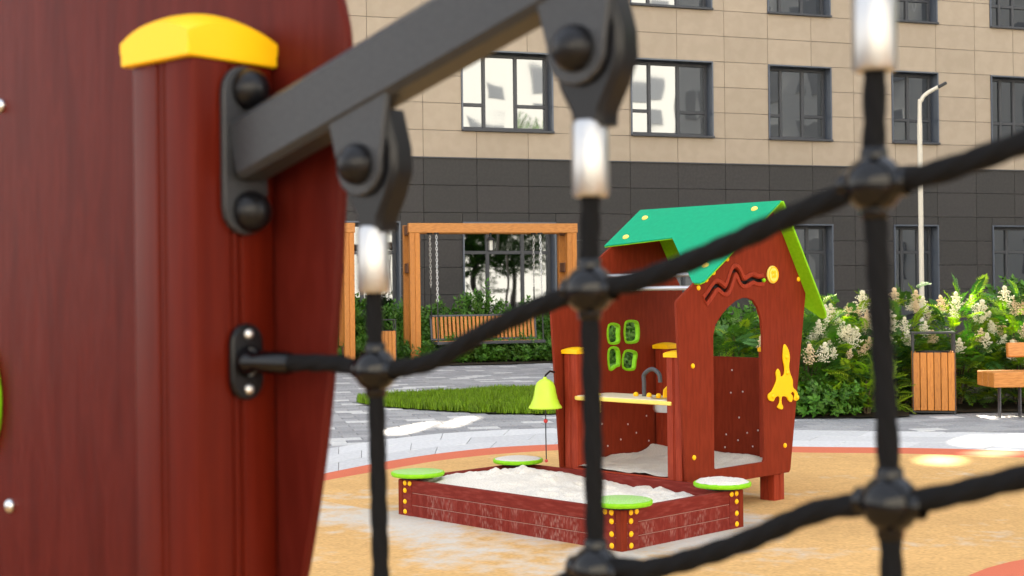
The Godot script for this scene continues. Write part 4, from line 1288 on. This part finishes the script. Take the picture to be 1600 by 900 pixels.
func crossing(n: Node3D, q: Vector3) -> void:
	var c := node_in(n, "crossing_ball", q)
	part(c, "shell", ball(0.0205, 36), M.ball_black)
	part(c, "seam_band", lathe([Vector2(0.0202, -0.0016), Vector2(0.0209, -0.001), Vector2(0.0209, 0.001), Vector2(0.0202, 0.0016)], 22), M.black_plastic, Vector3.ZERO, Vector3(0, 0, PI / 2))
	part(c, "collar", lathe([Vector2(0.0092, -0.025), Vector2(0.0098, -0.024), Vector2(0.0102, -0.018), Vector2(0.0102, 0.018), Vector2(0.0098, 0.024), Vector2(0.0092, 0.025)], 16), M.ball_black, Vector3.ZERO, TO_FRONT)
	part(c, "collar", lathe([Vector2(0.0088, -0.025), Vector2(0.0096, -0.024), Vector2(0.0099, -0.018), Vector2(0.0099, 0.018), Vector2(0.0096, 0.024), Vector2(0.0088, 0.025)], 16), M.ball_black)

# ---------------------------------------------------------------- swings
func pergola(at: Vector3, turn: float, label: String, span: float) -> Node3D:
	var o := thing("garden_pergola", label, "pergola", at, turn, "timber swing frames along the hedge")
	var H := 2.52
	for sx in [-1.0, 1.0]:
		var x: float = sx * (span / 2 - 0.1)
		for k in 2: part(o, "post", box(Vector3(0.092, H - 0.175, 0.12), 0.006), M["wood_%d" % [1, 2][k]], Vector3(x + (k - 0.5) * 0.094, (H - 0.175) / 2, 0))
		part(o, "rear_post", box(Vector3(0.13, H - 0.02, 0.12), 0.006), M.wood_0, Vector3(x - 0.06, (H - 0.02) / 2, -0.42))
		for y in [0.25, 1.72, H - 0.12]: part(o, "spacer_block", box(Vector3(0.125, 0.17, 0.296), 0.006), M.wood_dark, Vector3(x - 0.055, y, -0.210))
	part(o, "beam", box(Vector3(span + 0.02, 0.172, 0.12), 0.006), M.wood_flat, Vector3(0, H - 0.086, 0.0))
	part(o, "rear_beam", box(Vector3(span - 0.35, 0.15, 0.10), 0.006), M.wood_flat, Vector3(-0.05, H - 0.10, -0.42))
	return o

func chain(p: Vector3, q: Vector3, covered := 0.35) -> Array:      # links above, dark sleeve below
	var st := mb()
	var total := p.distance_to(q)
	var dir := (q - p).normalized()
	var side := dir.cross(Vector3.BACK).normalized()
	var other := dir.cross(side)
	var step := 0.052
	var n := int(total * (1.0 - covered) / step)
	for k in n:
		var c := p + dir * step * (k + 0.5)
		var u: Vector3 = side if k % 2 else other
		var pts := PackedVector3Array()
		for j in 9:
			var a := TAU * j / 8.0
			pts.append(c + dir * cos(a) * 0.036 + u * sin(a) * 0.017)
		tube_into(st, pts, 0.0055, 5, false)
	var sl := mb()
	tube_into(sl, PackedVector3Array([p + dir * step * n, q]), 0.012, 8)
	return [done(st), done(sl)]

func swing_bench(at: Vector3, turn: float, label: String) -> void:
	var o := thing("swing_bench", label, "swing bench", at, turn, "swing benches on chains")
	var W := 2.0
	var y := 0.385
	# seat slats run the length; grey steel frame
	for k in 7: part(o, "seat_slat", box(Vector3(W - 0.08, 0.025, 0.055), 0.004), M.wood_flat, Vector3(0, y, 0.30 - k * 0.068))
	part(o, "seat_frame", box(Vector3(W, 0.055, 0.03), 0.004), M.iron_grey, Vector3(0, y - 0.012, 0.345))
	part(o, "seat_frame", box(Vector3(W, 0.05, 0.03), 0.004), M.iron_grey, Vector3(0, y - 0.03, -0.19))
	for s in [-1.0, 1.0]: part(o, "seat_frame", box(Vector3(0.035, 0.05, 0.52), 0.004), M.iron_grey, Vector3(s * (W / 2 - 0.018), y - 0.013, 0.078))
	var back := node_in(o, "backrest", Vector3(0, y + 0.02, -0.20), Vector3(-0.20, 0, 0))
	var ns := 26
	for k in ns:
		part(back, "slat", box(Vector3(0.047, 0.40, 0.022), 0.004), M["wood_%d" % (k % 3)], Vector3(-W / 2 + 0.065 + (W - 0.13) * k / (ns - 1), 0.235, 0.0))
	var bf := mb()
	for yy in [0.02, 0.455]: box_into(bf, Vector3(W, 0.035, 0.035), Transform3D(Basis.IDENTITY, Vector3(0, yy, -0.012)), 0.004)
	for s in [-1.0, 1.0]: box_into(bf, Vector3(0.035, 0.42, 0.037), Transform3D(Basis.IDENTITY, Vector3(s * (W / 2 - 0.018), 0.238, -0.012)), 0.004)
	part(back, "frame", done(bf), M.iron_grey)
	for s in [-1.0, 1.0]:
		for e in [[0.31, 0.04, 0.0], [-0.27, -0.06, 0.42]]:
			var top := Vector3(s * (W / 2 - 0.03) + (0.04 if e[0] > 0 else -0.06), 2.345, e[1])
			var low := Vector3(s * (W / 2 - 0.03), y + e[2], e[0])
			var got := chain(top, low)
			part(o, "chain", got[0], M.zinc)
			part(o, "chain_sleeve", got[1], M.iron)
			part(o, "hook_plate", lathe([Vector2(0.0, 0.004), Vector2(0.05, 0.004), Vector2(0.05, -0.014), Vector2(0.012, -0.03), Vector2(0.0, -0.03)], 10), M.iron, top)

func make_swings() -> void:
	var turn := deg_to_rad(15.0)
	var span := 3.14
	var c := Vector3(-0.32, 0, -25.0)
	pergola(c, turn, "orange timber swing frame with the hanging lantern and bench", span)
	swing_bench(c + Basis(Vector3.UP, turn) * Vector3(-0.14, 0, -0.02), turn, "slatted bench hung on chains below the hanging lantern")
	var c2 := c + Basis(Vector3.UP, turn) * Vector3(-span - 0.98, 0, 0)
	pergola(c2, turn, "orange timber swing frame partly behind the red tower panel", span)
	var lp := thing("hanging_lantern", "black lantern with a pale glass hanging under the swing beam", "lantern", c + Basis(Vector3.UP, turn) * Vector3(-0.06, 2.012, 0.0), turn)
	part(lp, "base_ring", lathe([Vector2(0.0, 0.0), Vector2(0.06, 0.0), Vector2(0.065, 0.02), Vector2(0.0, 0.02)], 14), M.iron)
	part(lp, "glass", lathe([Vector2(0.042, 0.02), Vector2(0.042, 0.20)], 14), M.lamp_glass)
	part(lp, "hood", lathe([Vector2(0.085, 0.20), Vector2(0.09, 0.215), Vector2(0.05, 0.25), Vector2(0.02, 0.265), Vector2(0.02, 0.335), Vector2(0.0, 0.335)], 14), M.iron)
	for k in 4:
		var a := TAU * (k + 0.5) / 4
		part(lp, "bar", box(Vector3(0.01, 0.19, 0.01), 0.002), M.iron, Vector3(cos(a) * 0.06, 0.11, sin(a) * 0.06))

# ---------------------------------------------------------------- bins, bench, lamp
func bin(at: Vector3, turn: float, label: String) -> void:
	var o := thing("litter_bin", label, "litter bin", at, turn, "slatted timber litter bins")
	var w := 0.40
	for k in 4:
		var a := PI / 2 * k
		for j in 6:
			var x := -w / 2 + 0.034 + (w - 0.068) * j / 5.0
			part(o, "slat", box(Vector3(0.061, 0.575, 0.018), 0.003), M["wood_%d" % ((j * 7 + k) % 3)], Basis(Vector3.UP, a) * Vector3(x, 0.325, w / 2), Vector3(0, a, 0))
	for sx in [-1.0, 1.0]:
		for sz in [-1.0, 1.0]:
			part(o, "corner_bar", box(Vector3(0.022, 0.80, 0.022), 0.002), M.iron, Vector3(sx * (w / 2 - 0.004), 0.40, sz * (w / 2 - 0.004)))
	part(o, "inner_drum", lathe([Vector2(0.0, 0.04), Vector2(0.165, 0.04), Vector2(0.165, 0.62), Vector2(0.155, 0.62), Vector2(0.155, 0.06)], 20), M.iron)
	part(o, "top_plate", box(Vector3(w + 0.03, 0.014, w + 0.03), 0.003), M.iron, Vector3(0, 0.806, 0))
	part(o, "base_plate", box(Vector3(w - 0.02, 0.02, w - 0.02), 0.003), M.iron, Vector3(0, 0.022, 0))

func make_bins_and_bench() -> void:
	bin(Vector3(4.235, 0, -13.87), deg_to_rad(-15.0), "slatted wooden litter bin standing beside the block bench")
	bin(Vector3(-2.27, 0, -24.2), deg_to_rad(10.0), "slatted wooden litter bin standing between the two swing frames")
	var o := thing("park_bench", "wooden block bench on thin steel legs beside the litter bin", "bench", Vector3(5.55, 0, -13.45), deg_to_rad(3.0))
	var L := 1.92
	for k in 3: part(o, "seat_beam", box(Vector3(L, 0.145, 0.135), 0.008), M.wood_flat, Vector3(0, 0.365, 0.16 - 0.142 * k))
	part(o, "back_beam", box(Vector3(1.60, 0.145, 0.06), 0.008), M.wood_flat, Vector3(0.175, 0.63, -0.26), Vector3(-0.15, 0, 0))
	for x in [-0.865, -0.665, 0.665, 0.865]:
		part(o, "leg", box(Vector3(0.012, 0.292, 0.06), 0.002), M.iron_grey, Vector3(x, 0.146, 0.12))
	for x in [-0.42, 0.75]:
		part(o, "back_bracket", box(Vector3(0.06, 0.34, 0.012), 0.002), M.iron_grey, Vector3(x, 0.52, -0.262), Vector3(-0.1, 0, 0))
	for q in [Vector2(-0.545, 0.385), Vector2(-0.52, 0.365), Vector2(-0.545, 0.335)]:
		part(o, "bolt_head", dome(0.014, 0.004, 10, 0.001), M.wood_dark, Vector3(q.x, q.y, 0.2275), TO_FRONT)

func make_lamp() -> void:
	var base := Vector3(6.55, 0, -22.0)
	var o := thing("street_lamp", "slender cream lamp post with a bent arm above the flowering shrubs", "street lamp", base)
	var st := mb()
	var h := 4.28
	var pts := curve3([Vector3(0, 0.0, 0), Vector3(0, 2.0, 0), Vector3(0, h - 0.25, 0), Vector3(0.03, h - 0.02, 0), Vector3(0.12, h + 0.09, 0), Vector3(0.30, h + 0.19, 0)], 8)
	var rad := []
	for p in pts: rad.append(0.039 if p.y < h - 0.4 else 0.032)
	tube_into(st, pts, rad, 14)
	part(o, "pole", done(st), M.pole_white)
	part(o, "foot_plate", lathe([Vector2(0.11, 0.0), Vector2(0.11, 0.02), Vector2(0.05, 0.03)], 16), M.pole_white)
	part(o, "lamp_head", box(Vector3(0.16, 0.05, 0.09), 0.012), M.iron, Vector3(0.36, h + 0.22, 0), Vector3(0, 0, 0.5))

# ---------------------------------------------------------------- plants
func leaflet_into(st: SurfaceTool, a: Vector3, dir: Vector3, nrm: Vector3, length: float, width: float, fold := 0.25, col := Color.WHITE) -> void:
	var side := dir.cross(nrm).normalized() * width / 2.0
	var mid := a + dir * length * 0.42 - nrm * width * fold
	var tip := a + dir * length - nrm * length * 0.12
	st.set_color(col)
	var l := mid + side + nrm * width * fold
	var r := mid - side + nrm * width * fold
	var n1 := (l - a).cross(tip - a).normalized()
	if n1.dot(nrm) < 0: n1 = -n1
	var n2 := (r - a).cross(tip - a).normalized()
	if n2.dot(nrm) < 0: n2 = -n2
	var na := (n1 * 0.7 + nrm * 0.6).normalized()
	var nb := (n2 * 0.7 + nrm * 0.6).normalized()
	flat(st, a, l, tip, na)
	flat(st, a, tip, r, nb)

func frond_mesh(length: float, pairs := 10, droop := 0.35) -> ArrayMesh:        # pinnate leaf along +y, upper face +z
	var st := mb()
	var P := func(f: float) -> Vector3: return Vector3(0, length * f * (1.0 - 0.18 * f), -droop * length * f * f)
	var r := RandomNumberGenerator.new()
	r.seed = int(length * 1000) + pairs
	for k in pairs:
		var f := 0.14 + 0.80 * k / (pairs - 1)
		var p: Vector3 = P.call(f)
		var t: Vector3 = (P.call(f + 0.03) - P.call(f - 0.03)).normalized()
		var w := length * 0.30 * pow(sin(PI * (0.16 + 0.80 * f)), 0.8)
		for s in [-1.0, 1.0]:
			var d := (Vector3(s, 0.45 + 0.5 * f, -0.12 + r.randf_range(-0.18, 0.12))).normalized()
			leaflet_into(st, p, d, Vector3(0, -t.z * 0.3, 1).normalized(), w * r.randf_range(0.9, 1.1), length * 0.075, 0.2, Color(1, 1, 1) * r.randf_range(0.85, 1.15))
	leaflet_into(st, P.call(0.95), Vector3(0, 1, -0.4).normalized(), Vector3(0, 0.3, 1).normalized(), length * 0.17, length * 0.07)
	st.set_color(Color(0.9, 0.8, 0.7))
	var rach := PackedVector3Array()
	for k in 5: rach.append(P.call(k / 4.0))
	tube_into(st, rach, length * 0.008, 3, false)
	return done(st)

func sprig_mesh(size: float, sd := 1) -> ArrayMesh:          # twig with simple leaves along +y
	var st := mb()
	var r := RandomNumberGenerator.new()
	r.seed = sd
	for k in 9:
		var f := k / 8.0
		var a := k * 2.4
		var d := Vector3(cos(a), 0.5 + 0.7 * f, sin(a)).normalized()
		var nrm := (Vector3(-cos(a) * 0.6, 0.9, -sin(a) * 0.6) + Vector3(r.randf_range(-0.3, 0.3), 0, r.randf_range(-0.3, 0.3))).normalized()
		nrm = (nrm - d * nrm.dot(d)).normalized()
		leaflet_into(st, Vector3(0, size * (f - 0.3) * 0.8, 0), d, nrm, size * r.randf_range(0.38, 0.55), size * 0.24, 0.15, Color(1, 1, 1) * r.randf_range(0.8, 1.2))
	return done(st)

# pts: [position, outward direction]; one MultiMesh of leaves
func foliage(parent: Node3D, called: String, mesh: Mesh, m: Material, pts: Array, tint := 0.25, up_lean := 0.4, smin := 0.75, smax := 1.2) -> void:
	var mm := MultiMesh.new()
	mm.transform_format = MultiMesh.TRANSFORM_3D
	mm.use_colors = true
	mm.mesh = mesh
	mm.instance_count = pts.size()
	for k in pts.size():
		var d: Vector3 = (pts[k][1] + Vector3(0, up_lean, 0) + Vector3(rng.randfn(), rng.randfn(), rng.randfn()) * 0.28).normalized()
		var up := Vector3.UP if absf(d.y) < 0.95 else Vector3.RIGHT
		var x := d.cross(up).normalized()
		var z := x.cross(d).normalized()
		var b := Basis(x, d, z).rotated(d, rng.randfn() * 0.5) * rng.randf_range(smin, smax)
		mm.set_instance_transform(k, Transform3D(b, pts[k][0]))
		var s := 1.0 + rng.randf_range(-tint, tint)
		mm.set_instance_color(k, Color(s * rng.randf_range(0.85, 1.2), s, s * rng.randf_range(0.7, 1.1)))
	var o := MultiMeshInstance3D.new()
	o.name = called
	o.multimesh = mm
	o.material_override = m
	o.set_meta("kind", "stuff")
	parent.add_child(o, true)

func mound(n: int, rx: float, ry: float, rz: float, shell := 0.45, flat_base := 0.05) -> Array:
	var pts := []
	while pts.size() < n:
		var v := Vector3(rng.randf_range(-1, 1), rng.randf_range(0, 1), rng.randf_range(-1, 1))
		var l := v.length()
		if l > 1.0 or l < shell: continue
		var lump := 1.0 + 0.16 * sin(v.x * 7.0 + rx * 20.0) * cos(v.z * 6.0) + 0.1 * sin(v.y * 9.0 + rz * 9.0)
		pts.append([Vector3(v.x * rx, flat_base + v.y * ry, v.z * rz) * lump, Vector3(v.x / rx, v.y / ry * 0.7, v.z / rz).normalized()])
	return pts

func stems(parent: Node3D, n: int, rx: float, ry: float, rz: float) -> void:
	var st := mb()
	for k in n:
		var a := rng.randf() * TAU
		var q := Vector3(cos(a) * rx * 0.6 * rng.randf(), ry * rng.randf_range(0.55, 0.85), sin(a) * rz * 0.6 * rng.randf())
		tube_into(st, PackedVector3Array([Vector3(q.x * 0.15, 0.0, q.z * 0.15), Vector3(q.x * 0.5, q.y * 0.55, q.z * 0.5), q]), [0.012, 0.009, 0.004], 5)
	part(parent, "stem", done(st), M.stem)

func panicle_mesh(sd: int, length: float) -> ArrayMesh:
	var st := mb()
	var r := RandomNumberGenerator.new()
	r.seed = sd
	for k in 230:
		var f := pow(r.randf(), 0.9)
		var w := length * (0.42 * (1.0 - f * f) * (0.55 + 0.45 * minf(1.0, f * 5.0)) + 0.03) * (0.75 + 0.25 * sin(f * 22.0))
		var a := r.randf() * TAU
		var rr := w * sqrt(r.randf())
		var c := Vector3(cos(a) * rr, length * f * 0.95 + rr * 0.35, sin(a) * rr)
		var s := length * r.randf_range(0.024, 0.042)
		var up := Vector3(r.randfn(), r.randfn(), r.randfn()).normalized()
		var u := up.cross(Vector3(0.3, 0.9, 0.2)).normalized()
		var v := up.cross(u)
		var q := [c + up * s, c - up * s, c + u * s, c - u * s, c + v * s, c - v * s]
		for i in [0, 1]:
			for p in [[2, 4], [4, 3], [3, 5], [5, 2]]:
				var n: Vector3 = (q[i] + q[p[0]] + q[p[1]] - c * 3.0).normalized()
				flat(st, q[i], q[p[0]], q[p[1]], n)
	return done(st)

func make_grass() -> void:
	var st := mb()
	var r := RandomNumberGenerator.new()
	r.seed = 4
	for k in 9:
		var a := r.randf() * TAU
		var o := Vector3(r.randf_range(-0.035, 0.035), 0, r.randf_range(-0.035, 0.035))
		var h := r.randf_range(0.045, 0.095)
		var lean := Vector3(cos(a), 0, sin(a)) * h * r.randf_range(0.15, 0.6)
		var w := Vector3(-sin(a), 0, cos(a)) * 0.0042
		var n := Vector3(cos(a), 0.5, sin(a)).normalized()
		st.set_color(Color(1, 1, 1) * r.randf_range(0.75, 1.25))
		var m := o + lean * 0.4 + Vector3.UP * h * 0.55
		var t := o + lean + Vector3.UP * h
		quad(st, o - w, o + w, m + w * 0.8, m - w * 0.8, n, n, n, n)
		flat(st, m - w * 0.8, m + w * 0.8, t, n)
	var tuft := done(st)
	var pts := []
	var nz := FastNoiseLite.new()
	nz.frequency = 1.4
	while pts.size() < 12000:
		var p := Vector2(rng.randf_range(-2.0, 1.9), rng.randf_range(13.9, 19.0))
		if not Geometry2D.is_point_in_polygon(p, lawn_poly): continue
		pts.append(p)
	var mm := MultiMesh.new()
	mm.transform_format = MultiMesh.TRANSFORM_3D
	mm.use_colors = true
	mm.mesh = tuft
	mm.instance_count = pts.size()
	for k in pts.size():
		var s := 0.6 + 0.6 * rng.randf() + 0.5 * nz.get_noise_2d(pts[k].x, pts[k].y)
		mm.set_instance_transform(k, Transform3D(Basis(Vector3.UP, rng.randf() * TAU).scaled(Vector3(1, s, 1)), Vector3(pts[k].x, 0.012, -pts[k].y)))
		var c := 1.0 + 0.5 * nz.get_noise_2d(pts[k].x * 3.0, pts[k].y * 3.0) + rng.randf_range(-0.28, 0.28)
		mm.set_instance_color(k, Color(c * 1.05, c, c * 0.8))
	var o := MultiMeshInstance3D.new()
	o.name = "grass"
	o.multimesh = mm
	o.material_override = M.grass_blade
	add_child(o)
	tag(o, "short green grass growing on the lens-shaped lawn between the pavers", "grass")
	o.set_meta("kind", "stuff")

func make_shrubs() -> void:
	var fronds := [frond_mesh(0.30, 11, 0.35), frond_mesh(0.24, 9, 0.5), frond_mesh(0.34, 12, 0.25)]
	var pan := [panicle_mesh(1, 0.20), panicle_mesh(2, 0.16), panicle_mesh(3, 0.23)]
	# flowering shrubs with ferny leaves in the right bed; [X, depth, rx, height, rz, flowers, label, light]
	var list := [
		[2.35, 14.9, 0.6, 0.95, 0.6, 1, "ferny green shrub seen through the arched playhouse doorway", 0.4],
		[3.05, 14.25, 0.62, 0.88, 0.65, 13, "white flowered ferny shrub just behind the playhouse roof edge", 0.4],
		[3.62, 14.55, 0.55, 0.96, 0.6, 12, "ferny shrub with tan and white plumes between playhouse and bin", 0.4],
		[4.15, 14.75, 0.60, 1.02, 0.6, 13, "ferny shrub with tall plumes right behind the slatted bin", 0.7],
		[4.75, 14.75, 0.60, 0.98, 0.6, 13, "bright ferny shrub with white plumes between bin and block bench", 0.75],
		[5.40, 14.65, 0.65, 1.02, 0.6, 12, "ferny white flowered shrub behind the block bench", 0.6],
		[6.2, 14.8, 0.7, 1.0, 0.6, 6, "ferny shrub at the far end of the block bench", 0.4]]
	for q in list:
		var o := thing("flowering_shrub", q[6], "shrub", Vector3(q[0], 0.0, -q[1]), 0.0, "ferny flowering shrubs in the planting bed")
		stems(o, 12, q[2], q[3], q[4])
		var pts := mound(430, q[2], q[3], q[4], 0.35)
		var light := []
		var dark := []
		for p in pts:
			if rng.randf() < q[7] * 0.75: light.append(p)
			else: dark.append(p)
		foliage(o, "foliage", fronds[0], M.leaf_dark, dark.slice(0, dark.size() / 3))
		foliage(o, "foliage", fronds[1], M.leaf, dark.slice(dark.size() / 3))
		if light.size(): foliage(o, "foliage", fronds[1], M.leaf_light, light)
		# the large fronds on the side one sees, each a leaf of its own
		for k in 26:
			var a := rng.randf_range(-2.6, -0.5)
			var e := rng.randf_range(0.1, 1.2)
			var v := Vector3(cos(a) * cos(e), sin(e), -sin(a) * cos(e))
			var d := (v + Vector3(0, -0.05, 0) + Vector3(rng.randfn(), rng.randfn(), rng.randfn()) * 0.2).normalized()
			var lf := part(o, "leaf", fronds[k % 3], M.leaf_light if rng.randf() < q[7] * 0.6 else M.leaf, Vector3(v.x * q[2] * 0.88, 0.05 + v.y * q[3] * 0.88, v.z * q[4] * 0.88))
			var x := d.cross(Vector3.UP).normalized()
			lf.basis = Basis(x, d, x.cross(d)).rotated(d, rng.randfn() * 0.4) * rng.randf_range(0.8, 1.15)
		for k in int(q[5] * 1.6):
			var a := rng.randf_range(-2.9, -0.3)
			var e := rng.randf_range(0.45, 1.35)
			var v := Vector3(cos(a) * cos(e), sin(e), -sin(a) * cos(e))
			var fl := part(o, "flower_plume", pan[k % 3], M.petal_tan if rng.randf() < 0.35 else M.petal_white, Vector3(v.x * q[2] * 1.04, 0.03 + v.y * q[3] * 1.03, v.z * q[4] * 1.04))
			var d := (v * 0.5 + Vector3.UP).normalized()
			var x := d.cross(Vector3.BACK).normalized()
			fl.basis = Basis(x, d, x.cross(d)) * rng.randf_range(0.7, 1.15)
	# low bright ferns and sedge at the front of the bed
	for q in [[3.52, 13.72, 0.30, 0.42, "light green fern in front of the white flowered shrubs", M.leaf_light, 0], [3.08, 13.62, 0.40, 0.26, "low spreading sedge at the paving edge beside the playhouse", M.leaf_hedge, 1], [2.62, 13.72, 0.35, 0.30, "low green sedge behind the playhouse wall", M.leaf_hedge, 1]]:
		var o := thing("low_plant", q[4], "plant", Vector3(q[0], 0, -q[1]))
		stems(o, 5, q[2], q[3], q[2])
		foliage(o, "foliage", fronds[1] if q[6] == 0 else sprig_mesh(0.13, 5), q[5], mound(110 if q[6] == 0 else 320, q[2], q[3], q[2] * 0.8, 0.2), 0.3, 0.6)
	# taller green shrubs further back in the right bed, against the wall
	for q in [[3.9, 19.0, 0.9, 0.95, "leafy shrub in the bed below the lamp post"], [6.9, 18.5, 0.8, 1.15, "tall feathery shrub rising behind the flowering shrubs"], [2.2, 18.0, 0.9, 1.0, "rounded leafy shrub beyond the playhouse"], [1.9, 21.5, 0.9, 1.0, "leafy shrub beyond the playhouse beside the swing"]]:
		var o := thing("leafy_shrub", q[4], "shrub", Vector3(q[0], 0, -q[1]), 0.0, "green shrubs before the dark wall")
		stems(o, 10, q[2], q[3], q[2])
		foliage(o, "foliage", sprig_mesh(0.20, 3), M.leaf_hedge, mound(900, q[2], q[3], q[2], 0.4))
	# hedge behind the swings: separate shrubs side by side
	var names := ["leafy hedge shrub behind the far left swing post", "leafy hedge shrub behind the bin between the swings", "leafy hedge shrub behind the near swing post", "leafy hedge shrub behind the left end of the swing bench", "taller hedge shrub in front of the glazed door", "leafy hedge shrub behind the right end of the swing bench", "hedge shrub behind the right swing post"]
	for k in 7:
		var x := -3.9 + k * 0.82
		var o := thing("hedge_shrub", names[k], "shrub", Vector3(x, 0, -(26.1 + 0.10 * k)), 0.0, "hedge shrubs behind the swings")
		stems(o, 9, 0.6, 0.85, 0.6)
		foliage(o, "foliage", sprig_mesh(0.20, 2 + k % 2), M.leaf_hedge, mound(720, 0.66, [0.86, 0.95, 0.9, 0.85, 1.12, 0.85, 0.9][k], 0.7, 0.4))
	# low plants along the front of that bed
	for k in 8:
		var x := -3.6 + k * 0.64
		var d := 24.35 + 0.07 * k
		var o := thing("ground_plant", "low leafy ground plant at the front of the swing bed", "plant", Vector3(x, 0, -d - 0.35), 0.0, "low plants at the front of the swing bed")
		stems(o, 5, 0.35, 0.3, 0.35)
		foliage(o, "foliage", sprig_mesh(0.15, 8), M.leaf_hedge, mound(380, 0.42, 0.36, 0.42, 0.2), 0.3, 0.5)
